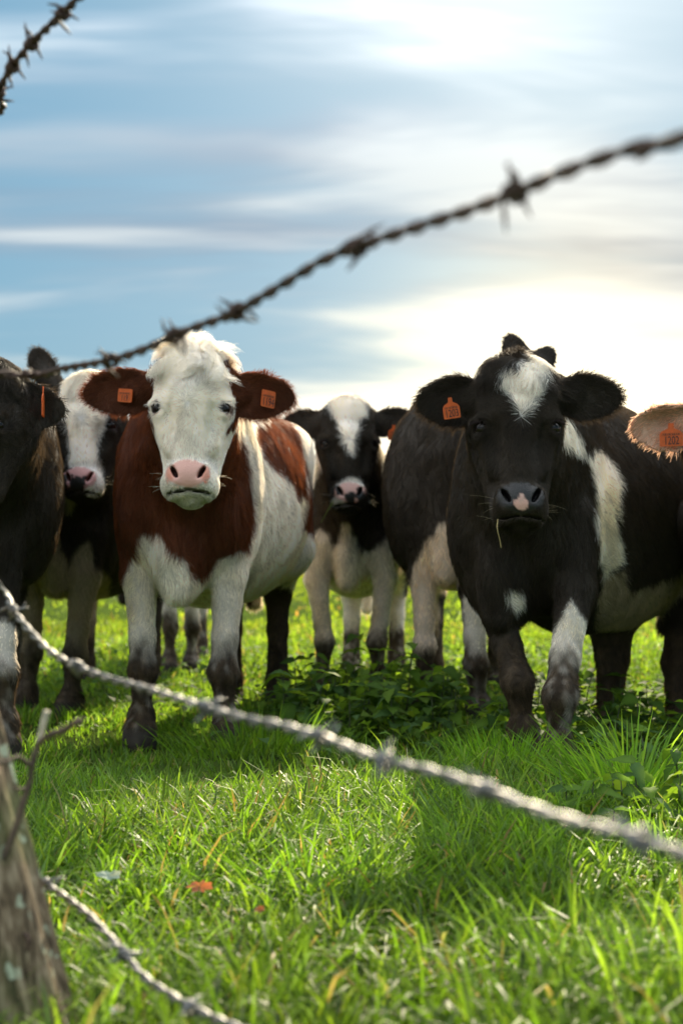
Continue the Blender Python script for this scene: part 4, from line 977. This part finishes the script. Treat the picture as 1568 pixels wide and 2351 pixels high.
# ------------------------------------------------------------------ barbed wire
MAT_WIRE = material('galvanised_wire', .45, (.20, .195, .19), metal=.75, noise_amt=.35, noise_scale=120)
MAT_RUST = material('rusty_wire', .65, (.075, .042, .032), metal=.35, noise_amt=.45, noise_scale=160)
FA, FB = np.array([-.41, 1.70]), np.array([.19, .80])      # the fence line on the ground
def on_fence(px, py):
    u = (px - CX) / FPX; d = FB - FA; t = (u * FA[1] - FA[0]) / (d[0] - u * d[1]); y = FA[1] + d[1] * t
    return P(px, py, y)
def barbed_wire(label, pts, barbs, post_z, rust=False, right_end=None, tw=.055):
    th = 1.15 if rust else 1.0
    W = [on_fence(*p) for p in pts]
    a = post_at(post_z); a = a + np.array([.060, -.035, 0]); 
    if post_z is not None: W = [a] + W
    d = FB - FA; d = d / np.linalg.norm(d)
    if right_end is not None:
        e = W[-1]
        for k in (1, 2, 3): W.append(np.array([e[0] + d[0] * .45 * k, e[1] + d[1] * .45 * k, e[2] + right_end * k]))
    c = smooth_path(W, 14); seg = np.linalg.norm(np.diff(c, axis=0), axis=1); s_ = np.concatenate([[0], np.cumsum(seg)])
    n = int(s_[-1] / .0045); ss = np.linspace(0, s_[-1], n); c = np.stack([np.interp(ss, s_, c[:, i]) for i in range(3)], 1)
    T = np.gradient(c, axis=0); T /= np.linalg.norm(T, axis=1)[:, None]; up = np.array([0, 0, 1.0]); U = np.cross(T, up); U /= np.linalg.norm(U, axis=1)[:, None]; Vv = np.cross(U, T)
    root = bpy.data.objects.new('barbed_wire', None); COL.objects.link(root); root.location = tuple(c[0]); root.empty_display_size = .05
    tag(root, label, 'barbed wire', 'strands of the barbed wire fence'); mat = MAT_RUST if rust else MAT_WIRE
    for q in (0, math.pi):
        ph = ss / tw * 6.2832 + q + .5 * np.sin(ss * 19); p = c + (U * np.cos(ph)[:, None] + Vv * np.sin(ph)[:, None]) * .0022 * th
        link('strand', tube_mesh('strand', p, .0021 * th, 7), root, mat)
    for bi, b in enumerate(barbs):
        q = on_fence(*b); i = int(np.argmin(((c - q) ** 2).sum(1))); o, t, u, v = c[i], T[i], U[i], Vv[i]
        rb = np.random.default_rng(300 + bi + int(b[0])); ph0 = rb.uniform(0, 6.28); pts_ = []
        k = 34; turns = 2.0; a0 = np.array([math.cos(ph0), math.sin(ph0)]); 
        def rad(ph): return u * math.cos(ph) + v * math.sin(ph)
        e0, e1 = ph0, ph0 + turns * 6.2832 + rb.uniform(-.6, .6)
        tan0 = -(-u * math.sin(e0) + v * math.cos(e0)); tan1 = (-u * math.sin(e1) + v * math.cos(e1)); R_ = .0054 * th; ln = rb.uniform(.016, .022) * (.3 + .7 * th)
        pts_.append(o - t * .006 + rad(e0) * R_ + (tan0 * .9 - t * .35) * ln); pts_.append(o - t * .006 + rad(e0) * R_ + (tan0 * .9 - t * .35) * ln * .5)
        for j in range(k + 1):
            f_ = j / k; pts_.append(o + t * (-.006 + .012 * f_) + rad(e0 + (e1 - e0) * f_) * R_)
        pts_.append(o + t * .006 + rad(e1) * R_ + (tan1 * .9 + t * .35) * ln * .5); pts_.append(o + t * .006 + rad(e1) * R_ + (tan1 * .9 + t * .35) * ln)
        r_ = np.full(len(pts_), .0016 * th); r_[0] = r_[-1] = .0004
        link('barb', tube_mesh('barb', pts_, r_, 6), root, mat)
        tw2 = []                                           # second barb wire crossing the first
        for j in range(-2, 3): tw2.append(o + rad(ph0 + 1.3) * j * .0085 * th + t * (.004 * math.sin(j * 1.2) + .001) + rad(ph0 + 1.3 + 1.57) * (.0042 if abs(j) < 2 else .002))
        r2 = np.array([.0005, .0016, .0016, .0016, .0005]) * th; link('barb', tube_mesh('barb', tw2, r2, 6), root, mat)
    if post_z is not None:
        st = [post_at(post_z) + np.array([.050, -.046, .012]), post_at(post_z) + np.array([.066, -.052, .008]), post_at(post_z) + np.array([.068, -.054, 0]), post_at(post_z) + np.array([.066, -.052, -.008]), post_at(post_z) + np.array([.050, -.046, -.012])]
        link('staple', tube_mesh('staple', st, .0016, 6), root, MAT_RUST)
barbed_wire('dark barbed wire strand rising across the sky above the cows’ heads', [(60, 862), (150, 847), (255, 828), (340, 800), (400, 772), (470, 745), (520, 728), (590, 690), (660, 648), (740, 600), (820, 568), (900, 541), (990, 512), (1080, 483), (1180, 444), (1280, 402), (1390, 362), (1500, 330), (1580, 312)],
            [(1180, 444), (820, 568), (545, 708), (400, 772), (255, 828), (60, 862), (1640, 300)], .735, True, .01)
barbed_wire('pale barbed wire strand sloping down across the cows’ legs to the grass', [(0, 1345), (30, 1400), (75, 1455), (120, 1500), (180, 1532), (250, 1558), (330, 1580), (400, 1602), (470, 1624), (560, 1650), (650, 1668), (740, 1695), (870, 1744), (1000, 1775), (1110, 1812), (1200, 1848), (1300, 1883), (1460, 1925), (1580, 1965)],
            [(32, 1402), (180, 1532), (470, 1624), (740, 1695), (880, 1748), (1120, 1815), (1470, 1928)], .56, False, -.02)
barbed_wire('topmost barbed wire strand, high over the leaning post', [(-30, 245), (0, 203), (31, 152), (72, 103), (105, 70), (144, 33), (185, -8), (240, -58), (330, -130)],
            [(144, 33), (72, 103), (31, 152), (-4, 214)], 1.16, True, .02, .045)
barbed_wire('lowest barbed wire strand, leaving the foot of the post through the grass', [(82, 2028), (130, 2047), (170, 2075), (215, 2112), (270, 2172), (330, 2242), (400, 2290), (470, 2328), (560, 2366), (700, 2420)],
            [(100, 2034), (285, 2190), (440, 2312)], .135, False, -.01)

# ------------------------------------------------------------------ bare twig beside the post
MAT_TWIG = material('twig_bark', .8, (.11, .075, .05), noise_amt=.5, noise_scale=60, bump=.6, bump_scale=300)
MAT_TWIGP = material('twig_bare_wood', .7, (.52, .46, .34), noise_amt=.25, noise_scale=90)
def build_twig():
    d = 1.46; q = lambda l, dz=0: smooth_path([P(a, b, d + dz * i) for i, (a, b) in enumerate(l)], 7)
    root = bpy.data.objects.new('twig', None); COL.objects.link(root); b0 = P(-14, 2030, d); root.location = tuple(b0)
    tag(root, 'bare lichen-spotted twig with a pale broken tip beside the post', 'twig')
    m = q([(-90, 2320), (-40, 2130), (-14, 2030), (0, 1988), (31, 1919), (56, 1838), (67, 1806), (78, 1744), (91, 1703)]); rj = .0030 * (1 + .12 * noise(m, 160, 95)); link('stem', tube_mesh('stem', m, rj * np.linspace(1.5, .9, len(m)), 8), root, MAT_TWIG)
    m = q([(89, 1706), (95, 1686), (101, 1660), (109, 1632)]); link('broken_tip', tube_mesh('broken_tip', m, np.linspace(.0030, .0036, len(m)), 8), root, MAT_TWIGP)
    m = q([(90, 1706), (108, 1692), (125, 1684), (150, 1675), (170, 1660), (186, 1656)], -.01); link('branch', tube_mesh('branch', m, np.linspace(.0028, .0040, len(m)) * (1 + .2 * noise(m, 200, 96)), 8), root, MAT_TWIG)
    m = q([(76, 1760), (60, 1750), (42, 1738), (20, 1748), (-20, 1752)], -.012); link('branch', tube_mesh('branch', m, np.linspace(.0030, .0018, len(m)), 8), root, MAT_TWIG)
    m = q([(66, 1808), (50, 1812), (30, 1808)], -.008); link('branch', tube_mesh('branch', m, np.linspace(.0026, .0012, len(m)), 8), root, MAT_TWIG)
build_twig()

# ------------------------------------------------------------------ small things in the grass and in mouths
MAT_FALL = material('dead_leaf', .7, attr='Col', trans=.3, trans_mul=(1.4, 1.1, .8))
def fallen(label, px, py, y, size, col, rx, rz, lob=.25):
    n = 16; V = [(0, 0, 0)]; C = [np.array(col) * .8]
    for i in range(n):
        a = 6.2832 * i / n; r = size * (.62 + .38 * abs(math.cos(a))) * (1 + lob * math.sin(i * 2.6)); V.append((math.cos(a) * r, math.sin(a) * r * .62, .25 * size * math.sin(a * 2 + 1) + .3 * size * abs(math.sin(a)))); C.append(np.array(col) * (1 + .25 * math.sin(i * 1.7)))
    F = np.array([(0, i + 1, (i + 1) % n + 1) for i in range(n)]); o = link('fallen_leaf', np_mesh('fallen_leaf', V, F, False, np.array(C)), None, MAT_FALL, tuple(P(px, py, y)))
    o.rotation_euler = (rx, 0, rz); tag(o, label, 'leaf', 'dead leaves in the grass')
fallen('curled orange dead leaf caught upright in the grass', 458, 2036, 2.02, .017, (.40, .15, .07), 1.2, .3)
fallen('small brownish dead leaf sunk in the grass blades', 592, 2090, 1.92, .011, (.33, .13, .07), 1.0, 1.0)
fallen('pale silvery underside of a leaf on the grass', 250, 2012, 2.02, .020, (.30, .38, .30), .5, -.4)
fallen('whitish leaf scrap in the bright grass near the lowest wire', 266, 2318, 1.46, .009, (.62, .62, .56), 1.1, .8)
def stalk(label, pts, r, col, name='grass_stalk'):
    o = link(name, tube_mesh(name, smooth_path(pts, 6), r, 6), None, material('straw', .6, col, trans=.3)); tag(o, label, 'grass stalk', 'stray grass stalks')
stalk('thin green grass stalk hanging from the small black-faced cow’s mouth', [P(766, 1150, 5.24), P(755, 1168, 5.22), P(737, 1200, 5.22)], .0016, (.20, .26, .05))
stalk('dry grass stalk hanging from the 1203-tagged cow’s mouth', [P(1142, 1192, 3.31), P(1141, 1214, 3.29), P(1147, 1240, 3.29), P(1150, 1258, 3.29)], .0013, (.34, .26, .10))
stalk('curled dry orange-tan grass stem standing in dark grass', [P(172, 1895, 2.95), P(172, 1865, 2.95), P(176, 1835, 2.95), P(168, 1832, 2.93)], .0032, (.50, .27, .12))
stalk('bent straw lying on the bright grass near the lowest wire', [P(425, 2230, 1.78), P(470, 2190, 1.86), P(515, 2165, 1.95)], .0022, (.45, .33, .17))
